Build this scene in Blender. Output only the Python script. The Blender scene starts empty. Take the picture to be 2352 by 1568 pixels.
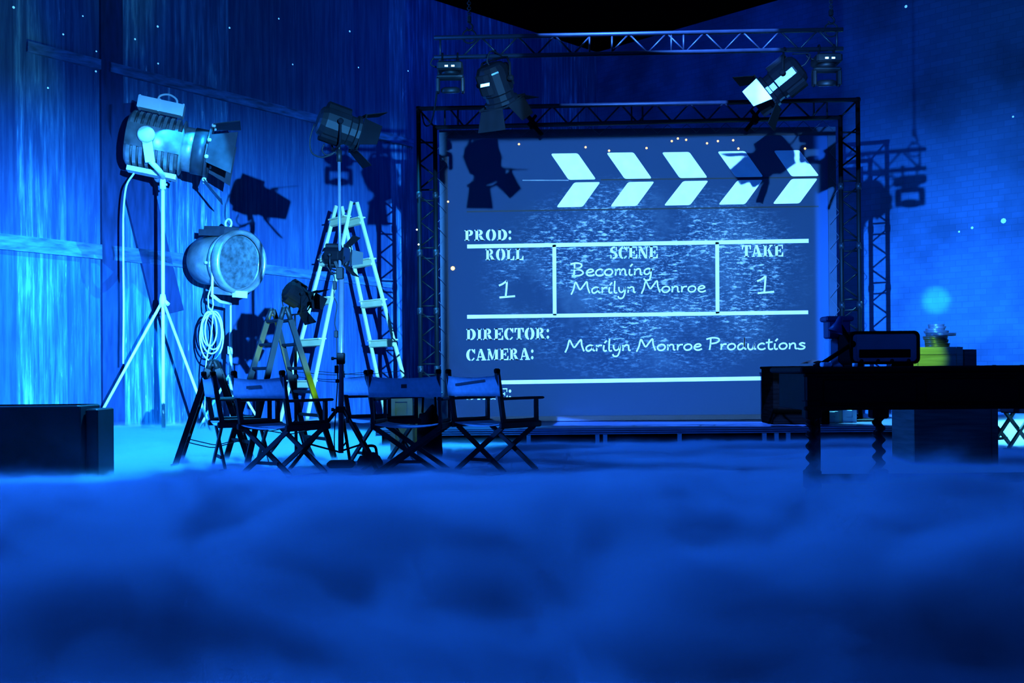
import bpy, math, random
from mathutils import Vector, Matrix
random.seed(7)
sc = bpy.context.scene
COL = sc.collection
PI = math.pi

# ------------------------------------------------------------------ camera
F, HY, CX, CAMZ, ROLL = 2430.0, 855.0, 1176.0, 0.82, math.radians(0.5)
cam = bpy.data.cameras.new('camera')
cam.sensor_width = 36.0
cam.lens = F / 2352 * 36.0
cam.shift_y = (HY - 784.0) / 2352.0
cam.clip_end = 200
camo = bpy.data.objects.new('camera', cam)
COL.objects.link(camo)
camo.location = (0, 0, CAMZ)
camo.rotation_euler = (Matrix.Rotation(PI / 2, 3, 'X') @ Matrix.Rotation(-ROLL, 3, 'Z')).to_euler()
sc.camera = camo

# ------------------------------------------------------------------ colour management, world
sc.view_settings.view_transform = 'Standard'
sc.view_settings.look = 'None'
sc.view_settings.gamma = 1.0
sc.view_settings.exposure = 0.0
sc.view_settings.use_curve_mapping = False
sc.cycles.volume_step_rate = 0.09
sc.cycles.volume_bounces = 1
sc.cycles.max_bounces = 5
sc.cycles.diffuse_bounces = 2
sc.cycles.glossy_bounces = 2
sc.cycles.sample_clamp_indirect = 3.0
world = bpy.data.worlds.new('world')
sc.world = world
world.use_nodes = True
world.node_tree.nodes['Background'].inputs['Color'].default_value = (0.0, 0.0030, 0.055, 1)
world.node_tree.nodes['Background'].inputs['Strength'].default_value = 1.0


def ray(px, py):
    dx, dy = px - CX, HY - py
    c, s = math.cos(ROLL), math.sin(ROLL)
    return Vector(((dx * c + dy * s) / F, 1.0, (-dx * s + dy * c) / F))


def W(px, py, d):
    r = ray(px, py)
    return Vector((r.x * d, d, CAMZ + r.z * d))


def hit(px, py, p0, n):
    r = ray(px, py)
    o = Vector((0, 0, CAMZ))
    return o + r * ((p0 - o).dot(n) / r.dot(n))


CORNER = Vector((W(1378, HY, 24.2).x, 24.2, 0))
DL, DR = Vector((-1, -1, 0)).normalized(), Vector((1, -1, 0)).normalized()
NL, NR = Vector((1, -1, 0)).normalized(), Vector((-1, -1, 0)).normalized()
CEIL = W(1378, 120, 24.2).z
SCREEN_Y = 13.2


def PLW(px, py):
    return hit(px, py, CORNER, NL)


def PRW(px, py):
    return hit(px, py, CORNER, NR)


def PS(px, py, off=0.0):
    return hit(px, py, Vector((0, SCREEN_Y - off, 0)), Vector((0, -1, 0)))


# ------------------------------------------------------------------ lights
def aim(loc, target):
    return (Vector(target) - Vector(loc)).to_track_quat('-Z', 'Y').to_euler()


def nmath(nt, op, a, b=0.0):
    n = nt.nodes.new('ShaderNodeMath')
    n.operation = op
    for i, v in enumerate((a, b)):
        if isinstance(v, (int, float)):
            n.inputs[i].default_value = v
        else:
            nt.links.new(v, n.inputs[i])
    return n.outputs[0]


def smooth(nt, x, a, b, t0=0.0, t1=1.0):
    n = nt.nodes.new('ShaderNodeMapRange')
    n.interpolation_type = 'SMOOTHSTEP'
    n.clamp = True
    nt.links.new(x, n.inputs[0])
    n.inputs[1].default_value, n.inputs[2].default_value = a, b
    n.inputs[3].default_value, n.inputs[4].default_value = t0, t1
    return n.outputs[0]


def projector(name, loc, target, color, power, corners, edge=0.004, fade=None, size=0.02):
    """a framed beam: a spot whose shutters cut it to the rectangle that holds the given points"""
    l = bpy.data.lights.new(name, 'SPOT')
    l.color = color
    l.energy = power
    l.shadow_soft_size = size
    o = bpy.data.objects.new(name, l)
    COL.objects.link(o)
    o.location = loc
    o.rotation_euler = aim(loc, target)
    inv = (Matrix.Translation(Vector(loc)) @ o.rotation_euler.to_matrix().to_4x4()).inverted()
    uv = []
    for p in corners:
        q = inv @ Vector(p)
        uv.append((-q.x / q.z, -q.y / q.z))
    u0, u1 = min(a for a, b in uv), max(a for a, b in uv)
    v0, v1 = min(b for a, b in uv), max(b for a, b in uv)
    far = max(math.hypot(max(abs(u0), abs(u1)), max(abs(v0), abs(v1))), 0.05)
    l.spot_size = min(2 * math.atan(far * 1.1), 3.0)
    l.spot_blend = 0.02
    l.use_nodes = True
    nt = l.node_tree
    tc = nt.nodes.new('ShaderNodeTexCoord')
    sx = nt.nodes.new('ShaderNodeSeparateXYZ')
    nt.links.new(tc.outputs['Normal'], sx.inputs[0])
    nz = nmath(nt, 'MULTIPLY', sx.outputs[2], -1.0)
    u = nmath(nt, 'DIVIDE', sx.outputs[0], nz)
    v = nmath(nt, 'DIVIDE', sx.outputs[1], nz)
    m = nmath(nt, 'MULTIPLY', smooth(nt, u, u0 - edge, u0 + edge), smooth(nt, u, u1 - edge, u1 + edge, 1.0, 0.0))
    m = nmath(nt, 'MULTIPLY', m, smooth(nt, v, v0 - edge, v0 + edge))
    m = nmath(nt, 'MULTIPLY', m, smooth(nt, v, v1 - edge, v1 + edge, 1.0, 0.0))
    if fade:
        a, b, lo = fade
        m = nmath(nt, 'MULTIPLY', m, smooth(nt, v, v0 + (v1 - v0) * a, v0 + (v1 - v0) * b, 1.0, lo))
    nt.links.new(m, nt.nodes['Emission'].inputs['Strength'])
    return o


def area(name, loc, target, sx, sy, color, power):
    l = bpy.data.lights.new(name, 'AREA')
    l.shape = 'RECTANGLE'
    l.size, l.size_y = sx, sy
    l.color = color
    l.energy = power
    o = bpy.data.objects.new(name, l)
    COL.objects.link(o)
    o.location = loc
    o.rotation_euler = aim(loc, target)
    return o


def spot(name, loc, target, color, power, deg, blend=0.5, size=0.03):
    l = bpy.data.lights.new(name, 'SPOT')
    l.color, l.energy = color, power
    l.spot_size, l.spot_blend, l.shadow_soft_size = math.radians(deg), blend, size
    o = bpy.data.objects.new(name, l)
    COL.objects.link(o)
    o.location = loc
    o.rotation_euler = aim(loc, target)
    return o


BEAM = (0.05, 0.36, 1.0)
projector('left_wall_projector', (1.4, 0, 1.95), PLW(430, 500), BEAM, 120000,
          [PLW(-40, 980), PLW(-500, -900), Vector((-0.86, SCREEN_Y, 2.0))], 0.004, (0.20, 0.50, 0.035))
projector('right_wall_projector', (-1.03, 0, 2.33), PRW(2150, 560), (0.03, 0.25, 1.0), 110000,
          [PRW(2380, 978), PRW(2900, -900), Vector((3.83, SCREEN_Y, 2.0))], 0.004, (0.12, 0.50, 0.04))
projector('screen_projector', (0.23, 0, 2.2), (1.6, SCREEN_Y, 2.2), (0.15, 0.50, 1.0), 21000,
          [PS(1030, 325), PS(1880, 318), PS(1030, 965), PS(1880, 960)], 0.002)
projector('floor_projector', (-2.0, 12.5, 7.6), (-2.6, 11.8, 0), (0.015, 0.36, 1.0), 15000,
          [(-7.5, 9.7, 0), (-1.35, 9.7, 0), (-7.5, 19.0, 0)], 0.01)
projector('right_floor_projector', (5.6, 14.5, 7.6), (6.5, 13.5, 0), (0.10, 0.62, 1.0), 40000,
          [(4.95, 10.6, 0), (9.5, 10.6, 0), (9.5, 17.5, 0)], 0.02)
# shutter-cut profile beams on the trusses
projector('truss_profile_spot', (-0.1, 2.0, 7.4), (1.09, 7.8, 3.3), (0.04, 0.20, 1.0), 220000,
          [(0.22, 7.8, 3.3), (1.965, 7.8, 3.3), (1.965, 7.8, 3.47)], 0.001)
projector('frame_profile_spot', (0.5, -2.0, 6.5), (1.6, 12.8, 4.1), (0.04, 0.20, 1.0), 500000,
          [(0.62, 12.8, 4.05), (2.62, 12.8, 4.07), (2.62, 12.8, 4.22)], 0.001)
area('blue_wash_overhead', (0.5, 7.0, 7.7), (0.5, 7.0, 0), 12, 9, (0.005, 0.14, 1.0), 165)
spot('fog_side_light', (-10.0, 9.5, 3.9), (1.0, 4.2, 0.0), (0.010, 0.15, 1.0), 11000, 100, 0.7, 0.3)
projector('blue_wash_front', (-0.4, -3.0, 3.2), (0.8, 9.5, 1.2), (0.003, 0.11, 1.0), 1500,
          [(-7, 8.6, 0.42), (7.5, 8.6, 0.42), (0, 12.5, 7.0)], 0.03, None, 0.5)
spot('green_uplight', (-1.56, 9.38, 0.34), (-2.06, 9.88, 0.97), (0.35, 1.0, 0.03), 900, 30)
spot('green_case_spot', (-0.78, 9.75, 1.15), (-1.10, 10.45, 0.42), (0.35, 1.0, 0.05), 16, 36)
spot('yellow_green_spot', (2.6, 7.6, 1.25), (3.36, 8.7, 0.92), (0.28, 1.0, 0.0), 200, 17, 0.3)
spot('corner_wall_fill', (1.6, 14.5, 7.9), (2.0, 24.2, 4.6), (0.0, 0.07, 1.0), 1000, 130, 1.0)  # added fill for the upper corner wall that no projector beam reaches
spot('cool_profile_spot', (1.0, 3.2, 5.4), (1.9, 7.8, 2.95), (0.35, 0.85, 1.0), 60, 9, 0.3)
spot('cyan_can_reflection', (3.2, 9.6, 0.95), PRW(2150, 690), (0.05, 0.75, 1.0), 20000, 3.4, 1.0)

# ------------------------------------------------------------------ materials
MATS = {}


def mat(name, color, rough=0.6, metal=0.0, vary=0.25, scale=6.0, spec=0.4, stretch=None):
    if name in MATS:
        return MATS[name]
    m = bpy.data.materials.new(name)
    m.use_nodes = True
    nt = m.node_tree
    b = nt.nodes['Principled BSDF']
    tc = nt.nodes.new('ShaderNodeTexCoord')
    mp = nt.nodes.new('ShaderNodeMapping')
    mp.inputs['Scale'].default_value = stretch or (1, 1, 1)
    nz = nt.nodes.new('ShaderNodeTexNoise')
    nz.inputs['Scale'].default_value = scale
    nz.inputs['Detail'].default_value = 3.0
    nt.links.new(tc.outputs['Object'], mp.inputs[0])
    nt.links.new(mp.outputs[0], nz.inputs['Vector'])
    cr = nt.nodes.new('ShaderNodeValToRGB')
    cr.color_ramp.elements[0].position = 0.3
    cr.color_ramp.elements[1].position = 0.7
    cr.color_ramp.elements[0].color = (*[c * (1 - vary) for c in color], 1)
    cr.color_ramp.elements[1].color = (*[min(1, c * (1 + vary)) for c in color], 1)
    nt.links.new(nz.outputs[0], cr.inputs[0])
    nt.links.new(cr.outputs[0], b.inputs['Base Color'])
    b.inputs['Roughness'].default_value = rough
    b.inputs['Metallic'].default_value = metal
    b.inputs['Specular IOR Level'].default_value = spec
    MATS[name] = m
    return m


def emit(name, color, strength):
    m = bpy.data.materials.new(name)
    m.use_nodes = True
    b = m.node_tree.nodes['Principled BSDF']
    b.inputs['Base Color'].default_value = (*color, 1)
    b.inputs['Emission Color'].default_value = (*color, 1)
    b.inputs['Emission Strength'].default_value = strength
    return m


BLACK = mat('black_painted_metal', (0.0014, 0.0014, 0.002), 0.55, 0.0, 0.3, 9, 0.08)
MATTE = mat('matt_black', (0.0010, 0.0010, 0.0016), 0.85, 0.0, 0.3, 9, 0.03)
CABLE = mat('black_rubber', (0.0016, 0.0016, 0.0024), 0.6, 0.0, 0.2, 20, 0.08)
STEEL = mat('brushed_steel', (0.07, 0.07, 0.09), 0.34, 0.6, 0.15, 14)
DULLSTEEL = mat('dull_steel', (0.004, 0.004, 0.006), 0.5, 0.0, 0.25, 10, 0.15)
WHITE = mat('pale_enamel', (0.72, 0.72, 0.70), 0.45, 0.0, 0.06, 5)
ALU = mat('polished_aluminium', (0.28, 0.29, 0.30), 0.36, 0.55, 0.45, 5)
DARKALU = mat('dark_grey_enamel', (0.03, 0.033, 0.045), 0.4, 0.1, 0.3, 7)
CREAM = mat('cream_paint', (0.55, 0.42, 0.22), 0.5, 0.0, 0.12, 4)
CANVAS = mat('unbleached_canvas', (0.42, 0.45, 0.5), 0.9, 0.0, 0.12, 30, 0.1)
DARKWOOD = mat('dark_stained_wood', (0.016, 0.011, 0.012), 0.5, 0.0, 0.4, 3, 0.3, (1, 1, 8))
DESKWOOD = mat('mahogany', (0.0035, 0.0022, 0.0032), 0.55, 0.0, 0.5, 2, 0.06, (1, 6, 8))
CHAIRWOOD = mat('black_lacquered_wood', (0.008, 0.008, 0.011), 0.5, 0.0, 0.3, 5, 0.15)
CRATEWOOD = mat('grey_weathered_wood', (0.16, 0.16, 0.13), 0.7, 0.0, 0.35, 3, 0.2, (1, 1, 14))
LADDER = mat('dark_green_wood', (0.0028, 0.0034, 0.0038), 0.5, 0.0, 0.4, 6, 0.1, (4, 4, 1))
INK = mat('black_ink', (0.01, 0.01, 0.015), 0.7)
GLASS = mat('fresnel_glass', (0.07, 0.09, 0.10), 0.12, 0.0, 0.5, 12, 0.8)
DARKGLASS = mat('dark_glass', (0.02, 0.025, 0.03), 0.1, 0.0, 0.3, 12, 0.5)
CHALK = mat('chalk_white', (0.88, 0.9, 0.9), 0.8, 0.0, 0.05, 8, 0.1)
TAPE = mat('white_tape', (0.75, 0.78, 0.8), 0.7, 0.0, 0.05, 8, 0.1)
PALECARD = mat('pale_lit_flap', (0.42, 0.50, 0.60), 0.7, 0.0, 0.15, 5, 0.2)
BLUECASE = mat('navy_case', (0.02, 0.03, 0.10), 0.5, 0.0, 0.3, 5, 0.3)
RADIO = mat('grey_bakelite', (0.12, 0.14, 0.18), 0.4, 0.0, 0.2, 4, 0.4)
SLAB = mat('slab_grey', (0.10, 0.12, 0.16), 0.6, 0.0, 0.2, 3)
ROPE = mat('grey_cord', (0.03, 0.03, 0.05), 0.8)
WHITECORD = mat('white_cord', (0.62, 0.66, 0.7), 0.6, 0.0, 0.1, 8)
AMBER = emit('amber_light', (1.0, 0.55, 0.15), 2.2)
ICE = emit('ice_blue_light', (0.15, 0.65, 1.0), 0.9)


def wood_wall():
    m = bpy.data.materials.new('barn_planks')
    m.use_nodes = True
    nt = m.node_tree
    L = nt.links.new
    b = nt.nodes['Principled BSDF']
    b.inputs['Roughness'].default_value = 0.85
    b.inputs['Specular IOR Level'].default_value = 0.15
    tc = nt.nodes.new('ShaderNodeTexCoord')
    sx = nt.nodes.new('ShaderNodeSeparateXYZ')
    L(tc.outputs['Object'], sx.inputs[0])
    x, z = sx.outputs[0], sx.outputs[2]
    # boards of uneven width: warp x, then floor
    k = nmath(nt, 'ADD', nmath(nt, 'MULTIPLY', x, 1.15), nmath(nt, 'MULTIPLY', nmath(nt, 'SINE', nmath(nt, 'MULTIPLY', x, 2.1)), 0.22))
    fl = nmath(nt, 'FLOOR', k)
    fr = nmath(nt, 'SUBTRACT', k, fl)
    wn = nt.nodes.new('ShaderNodeTexWhiteNoise')
    wn.noise_dimensions = '1D'
    L(nmath(nt, 'ADD', fl, 31.0), wn.inputs['W'])
    board = smooth(nt, wn.outputs['Value'], 0.1, 0.7, 0.3, 1.1)
    seam = nmath(nt, 'MULTIPLY', smooth(nt, fr, 0.0, 0.035, 0.35, 1.0), smooth(nt, fr, 0.965, 1.0, 1.0, 0.35))

    def grain(sxx, szz, det, off):
        mp = nt.nodes.new('ShaderNodeMapping')
        mp.inputs['Scale'].default_value = (sxx, 1, szz)
        mp.inputs['Location'].default_value = (off, 0, off)
        L(tc.outputs['Object'], mp.inputs[0])
        n = nt.nodes.new('ShaderNodeTexNoise')
        n.inputs['Scale'].default_value = 1.0
        n.inputs['Detail'].default_value = det
        n.inputs['Roughness'].default_value = 0.65
        L(mp.outputs[0], n.inputs['Vector'])
        return n.outputs[0]
    g1 = smooth(nt, grain(15, 0.8, 7, 3), 0.36, 0.66, 0.25, 1.45)
    g2 = smooth(nt, grain(0.8, 0.5, 3, 11), 0.3, 0.7, 0.6, 1.2)
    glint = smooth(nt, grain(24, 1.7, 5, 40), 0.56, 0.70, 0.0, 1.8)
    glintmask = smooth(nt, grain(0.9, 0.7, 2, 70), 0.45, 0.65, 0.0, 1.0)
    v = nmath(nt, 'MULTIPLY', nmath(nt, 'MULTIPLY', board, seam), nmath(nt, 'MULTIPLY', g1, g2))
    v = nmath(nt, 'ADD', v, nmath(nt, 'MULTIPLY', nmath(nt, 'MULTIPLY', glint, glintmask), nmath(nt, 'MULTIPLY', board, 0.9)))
    cr = nt.nodes.new('ShaderNodeValToRGB')
    e = cr.color_ramp.elements
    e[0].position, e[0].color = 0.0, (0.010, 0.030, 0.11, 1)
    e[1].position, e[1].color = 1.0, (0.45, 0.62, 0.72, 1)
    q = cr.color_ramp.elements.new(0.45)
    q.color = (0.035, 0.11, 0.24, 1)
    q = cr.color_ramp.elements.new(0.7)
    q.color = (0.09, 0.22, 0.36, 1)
    L(nmath(nt, 'MULTIPLY', v, 0.5), cr.inputs[0])
    L(cr.outputs[0], b.inputs['Base Color'])
    return m


def brick_wall():
    m = bpy.data.materials.new('old_brick')
    m.use_nodes = True
    nt = m.node_tree
    L = nt.links.new
    b = nt.nodes['Principled BSDF']
    b.inputs['Roughness'].default_value = 0.85
    b.inputs['Specular IOR Level'].default_value = 0.12
    tc = nt.nodes.new('ShaderNodeTexCoord')
    mp = nt.nodes.new('ShaderNodeMapping')
    mp.inputs['Rotation'].default_value = (-PI / 2, 0, 0)
    L(tc.outputs['Object'], mp.inputs[0])
    br = nt.nodes.new('ShaderNodeTexBrick')
    br.inputs['Scale'].default_value = 2.4
    br.inputs['Mortar Size'].default_value = 0.022
    br.inputs['Mortar Smooth'].default_value = 0.6
    br.inputs['Color1'].default_value = (0.85, 0.85, 0.85, 1)
    br.inputs['Color2'].default_value = (1, 1, 1, 1)
    br.inputs['Mortar'].default_value = (0.78, 0.78, 0.78, 1)
    L(mp.outputs[0], br.inputs['Vector'])
    n = nt.nodes.new('ShaderNodeTexNoise')
    n.inputs['Scale'].default_value = 0.55
    n.inputs['Detail'].default_value = 5
    L(tc.outputs['Object'], n.inputs['Vector'])
    v = smooth(nt, n.outputs[0], 0.35, 0.62, 0.5, 1.0)
    cr = nt.nodes.new('ShaderNodeValToRGB')
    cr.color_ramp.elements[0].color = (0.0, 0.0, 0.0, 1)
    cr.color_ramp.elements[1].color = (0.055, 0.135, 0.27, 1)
    bw = nt.nodes.new('ShaderNodeRGBToBW')
    L(br.outputs['Color'], bw.inputs[0])
    L(nmath(nt, 'MULTIPLY', bw.outputs[0], v), cr.inputs[0])
    L(cr.outputs[0], b.inputs['Base Color'])
    return m


def screen_mat():
    m = bpy.data.materials.new('chalky_slate')
    m.use_nodes = True
    nt = m.node_tree
    L = nt.links.new
    b = nt.nodes['Principled BSDF']
    b.inputs['Roughness'].default_value = 0.9
    b.inputs['Specular IOR Level'].default_value = 0.1
    tc = nt.nodes.new('ShaderNodeTexCoord')
    sx = nt.nodes.new('ShaderNodeSeparateXYZ')
    L(tc.outputs['Object'], sx.inputs[0])

    def nz(s, det, off, ro=0.6):
        mp = nt.nodes.new('ShaderNodeMapping')
        mp.inputs['Scale'].default_value = s
        mp.inputs['Location'].default_value = (off, 0, off)
        L(tc.outputs['Object'], mp.inputs[0])
        n = nt.nodes.new('ShaderNodeTexNoise')
        n.inputs['Scale'].default_value = 1.0
        n.inputs['Detail'].default_value = det
        n.inputs['Roughness'].default_value = ro
        L(mp.outputs[0], n.inputs['Vector'])
        return n.outputs[0]
    streak = smooth(nt, nz((8, 1, 30), 4, 5), 0.50, 0.68, 0.0, 1.2)
    fine = smooth(nt, nz((22, 1, 60), 3, 17), 0.5, 0.7, 0.0, 0.8)
    patch = smooth(nt, nz((0.9, 1, 1.1), 4, 21), 0.36, 0.58)
    # rubbed area: the middle of the slate
    cx = nmath(nt, 'SUBTRACT', sx.outputs[0], 0.1)
    cz = nmath(nt, 'SUBTRACT', sx.outputs[2], 1.75)
    d = nmath(nt, 'ADD', nmath(nt, 'MULTIPLY', nmath(nt, 'MULTIPLY', cx, cx), 0.26), nmath(nt, 'MULTIPLY', nmath(nt, 'MULTIPLY', cz, cz), 0.65))
    mid = smooth(nt, d, 0.35, 1.25, 1.0, 0.0)
    v = nmath(nt, 'MULTIPLY', nmath(nt, 'ADD', streak, fine), nmath(nt, 'MULTIPLY', patch, mid))
    haze = nmath(nt, 'MULTIPLY', smooth(nt, nz((1.3, 1, 1.6), 5, 50), 0.4, 0.75), nmath(nt, 'MULTIPLY', mid, 0.25))
    v = nmath(nt, 'ADD', v, haze)
    cr = nt.nodes.new('ShaderNodeValToRGB')
    e = cr.color_ramp.elements
    e[0].position, e[0].color = 0.0, (0.018, 0.038, 0.088, 1)
    e[1].position, e[1].color = 1.0, (0.50, 0.52, 0.55, 1)
    q = e.new(0.3)
    q.color = (0.075, 0.12, 0.19, 1)
    L(nmath(nt, 'MULTIPLY', v, 0.8), cr.inputs[0])
    L(cr.outputs[0], b.inputs['Base Color'])
    return m


# ------------------------------------------------------------------ mesh helpers
class MB:
    def __init__(s):
        s.v, s.f, s.sm = [], [], []

    def add(s, vs, fs, smooth=False):
        n = len(s.v)
        s.v += [Vector(v) for v in vs]
        s.f += [tuple(i + n for i in f) for f in fs]
        s.sm += [smooth] * len(fs)
        return s

    def box(s, c, size, M=None):
        c = Vector(c)
        hx, hy, hz = size[0] / 2, size[1] / 2, size[2] / 2
        vs = [Vector((x, y, z)) for x in (-hx, hx) for y in (-hy, hy) for z in (-hz, hz)]
        if M is not None:
            vs = [M @ v for v in vs]
        return s.add([c + v for v in vs], [(0, 1, 3, 2), (4, 6, 7, 5), (0, 4, 5, 1), (2, 3, 7, 6), (0, 2, 6, 4), (1, 5, 7, 3)])

    def bbox(s, c, size, r=0.01, M=None):
        """box with chamfered vertical and horizontal edges (three stacked rings)"""
        c = Vector(c)
        hx, hy, hz = size[0] / 2, size[1] / 2, size[2] / 2

        def ring(ix, iy, z):
            a, b2 = hx - ix, hy - iy
            return [(-a + r, -b2, z), (a - r, -b2, z), (a, -b2 + r, z), (a, b2 - r, z), (a - r, b2, z), (-a + r, b2, z), (-a, b2 - r, z), (-a, -b2 + r, z)]
        rings = [ring(r, r, -hz), ring(0, 0, -hz + r), ring(0, 0, hz - r), ring(r, r, hz)]
        vs = [Vector(p) for R_ in rings for p in R_]
        if M is not None:
            vs = [M @ v for v in vs]
        fs = [tuple(range(7, -1, -1)), tuple(range(24, 32))]
        for k in range(3):
            for i in range(8):
                j = (i + 1) % 8
                fs.append((k * 8 + i, k * 8 + j, k * 8 + 8 + j, k * 8 + 8 + i))
        return s.add([c + v for v in vs], fs)

    def bar(s, p0, p1, w, t, side=None):
        """rectangular bar from p0 to p1; w along 'side', t across"""
        p0, p1 = Vector(p0), Vector(p1)
        d = (p1 - p0).normalized()
        a = Vector(side) if side is not None else Vector((0, 0, 1))
        a = (a - d * a.dot(d))
        if a.length < 1e-4:
            a = Vector((1, 0, 0)) - d * d.x
        a.normalize()
        b = d.cross(a)
        vs = [p + a * (i * w / 2) + b * (j * t / 2) for p in (p0, p1) for i, j in ((-1, -1), (1, -1), (1, 1), (-1, 1))]
        return s.add(vs, [(3, 2, 1, 0), (4, 5, 6, 7), (0, 1, 5, 4), (1, 2, 6, 5), (2, 3, 7, 6), (3, 0, 4, 7)])

    def tube(s, p0, p1, r, n=8, r1=None):
        return s.poly([p0, p1], r, n, r1)

    def poly(s, pts, r, n=8, r1=None):
        pts = [Vector(p) for p in pts]
        m = len(pts)
        vs = []
        a = None
        for i, p in enumerate(pts):
            if i == 0:
                d = pts[1] - p
            elif i == m - 1:
                d = p - pts[i - 1]
            else:
                d = (pts[i + 1] - p).normalized() + (p - pts[i - 1]).normalized()
            if d.length < 1e-9:
                d = Vector((0, 0, 1))
            d.normalize()
            if a is None:
                a = d.orthogonal()
            a = a - d * a.dot(d)
            if a.length < 1e-6:
                a = d.orthogonal()
            a.normalize()
            b = d.cross(a)
            rr = r if r1 is None else r + (r1 - r) * i / (m - 1)
            vs += [p + (a * math.cos(2 * PI * k / n) + b * math.sin(2 * PI * k / n)) * rr for k in range(n)]
        fs = [tuple(range(n - 1, -1, -1)), tuple(range((m - 1) * n, m * n))]
        s.add(vs, fs)
        n0 = len(s.v) - len(vs)
        for i in range(m - 1):
            for k in range(n):
                j = (k + 1) % n
                s.f.append((n0 + i * n + k, n0 + i * n + j, n0 + (i + 1) * n + j, n0 + (i + 1) * n + k))
                s.sm.append(True)
        return s

    def lathe(s, prof, M=None, n=24, arc=(0, 2 * PI), smooth=True):
        """prof: (radius, height) pairs; axis is local z of M"""
        M = M or Matrix.Identity(4)
        closed = abs(arc[1] - arc[0] - 2 * PI) < 1e-6
        cols = n if closed else n + 1
        vs = []
        for r, h in prof:
            for k in range(cols):
                t = arc[0] + (arc[1] - arc[0]) * k / n
                vs.append(M @ Vector((max(r, 1e-4) * math.cos(t), max(r, 1e-4) * math.sin(t), h)))
        n0 = len(s.v)
        s.v += vs
        for i in range(len(prof) - 1):
            for k in range(n):
                j = (k + 1) % cols
                s.f.append((n0 + i * cols + k, n0 + i * cols + j, n0 + (i + 1) * cols + j, n0 + (i + 1) * cols + k))
                s.sm.append(smooth)
        return s

    def prism(s, poly2, M, depth):
        """extrude a 2-D outline (x, y of M) along M's z by depth"""
        n = len(poly2)
        vs = [M @ Vector((x, y, 0)) for x, y in poly2] + [M @ Vector((x, y, depth)) for x, y in poly2]
        fs = [tuple(range(n - 1, -1, -1)), tuple(range(n, 2 * n))]
        fs += [(i, (i + 1) % n, n + (i + 1) % n, n + i) for i in range(n)]
        return s.add(vs, fs)

    def slab(s, pts, nrm, t):
        """thin plate from a planar 3-D outline, thickness t along nrm"""
        n = len(pts)
        nrm = Vector(nrm).normalized() * t
        vs = [Vector(p) for p in pts] + [Vector(p) + nrm for p in pts]
        fs = [tuple(range(n - 1, -1, -1)), tuple(range(n, 2 * n))]
        fs += [(i, (i + 1) % n, n + (i + 1) % n, n + i) for i in range(n)]
        return s.add(vs, fs)

    def torus(s, c, R, r, M=None, n=20, m=6):
        M = M or Matrix.Identity(3)
        pts = [Vector(c) + M @ Vector((R * math.cos(2 * PI * k / n), R * math.sin(2 * PI * k / n), 0)) for k in range(n + 1)]
        return s.poly(pts, r, m)

    def build(s, name, material, parent=None, label=None):
        me = bpy.data.meshes.new(name)
        vs = s.v
        if parent is not None and parent.name in INV:
            iv = INV[parent.name]
            vs = [iv @ v for v in vs]
        me.from_pydata([tuple(v) for v in vs], [], s.f)
        me.polygons.foreach_set('use_smooth', s.sm)
        me.update()
        o = bpy.data.objects.new(name, me)
        COL.objects.link(o)
        me.materials.append(material)
        if parent is not None:
            o.parent = parent
            if parent.name in INV:
                INV[o.name] = INV[parent.name]
        if label:
            o['label'] = label
        return o


INV = {}


def tag(o, label, cat, group=None, kind=None):
    o['label'] = label
    o['category'] = cat
    if group:
        o['group'] = group
    if kind:
        o['kind'] = kind
    return o


def thing(name, label, cat, loc=(0, 0, 0), rotz=0.0, group=None, world=False):
    """Empty at the thing's base. world=True: its parts' meshes are given in world coordinates."""
    o = bpy.data.objects.new(name, None)
    COL.objects.link(o)
    o.empty_display_size = 0.1
    o.location = loc
    o.rotation_euler = (0, 0, rotz)
    tag(o, label, cat, group)
    if world:
        INV[o.name] = (Matrix.Translation(Vector(loc)) @ Matrix.Rotation(rotz, 4, 'Z')).inverted()
    return o


def struct(o):
    o['kind'] = 'structure'
    return o


def dup(o, label=None, loc=None, rotz=None):
    r = o.copy()
    COL.objects.link(r)
    if label:
        r['label'] = label
    if loc is not None:
        r.location = loc
    if rotz is not None:
        r.rotation_euler = (0, 0, rotz)
    for ch in [c for c in o.children]:
        c = ch.copy()
        COL.objects.link(c)
        c.parent = r
        for g in [q for q in ch.children]:
            d = g.copy()
            COL.objects.link(d)
            d.parent = c
    return r


def frame(c, axis, up=(0, 0, 1)):
    """4x4 with z along axis, y roughly up"""
    z = Vector(axis).normalized()
    x = Vector(up).cross(z)
    if x.length < 1e-4:
        x = Vector((1, 0, 0))
    x.normalize()
    y = z.cross(x)
    M = Matrix((x, y, z)).transposed().to_4x4()
    M.translation = Vector(c)
    return M


def catmull(pts, k=5):
    pts = [Vector(p) for p in pts]
    if len(pts) < 3:
        return pts
    P = [pts[0] * 2 - pts[1]] + pts + [pts[-1] * 2 - pts[-2]]
    out = []
    for i in range(1, len(P) - 2):
        for j in range(k):
            t = j / k
            a, b, c, d = P[i - 1], P[i], P[i + 1], P[i + 2]
            out.append(0.5 * ((2 * b) + (c - a) * t + (2 * a - 5 * b + 4 * c - d) * t * t + (3 * b - a - 3 * c + d) * t ** 3))
    out.append(pts[-1])
    return out


# ------------------------------------------------------------------ the room
def wall(name, direction, normal, length, material, thick=0.2):
    x = Vector(direction)
    # local x along the wall from the corner, local y = into the room's outside
    M = Matrix((x, -Vector(normal), Vector((0, 0, 1)))).transposed().to_4x4()
    M.translation = CORNER
    mb = MB()
    mb.box((length / 2, thick / 2, CEIL / 2), (length, thick, CEIL))
    o = mb.build(name, material)
    o.matrix_world = M
    return struct(o)


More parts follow.
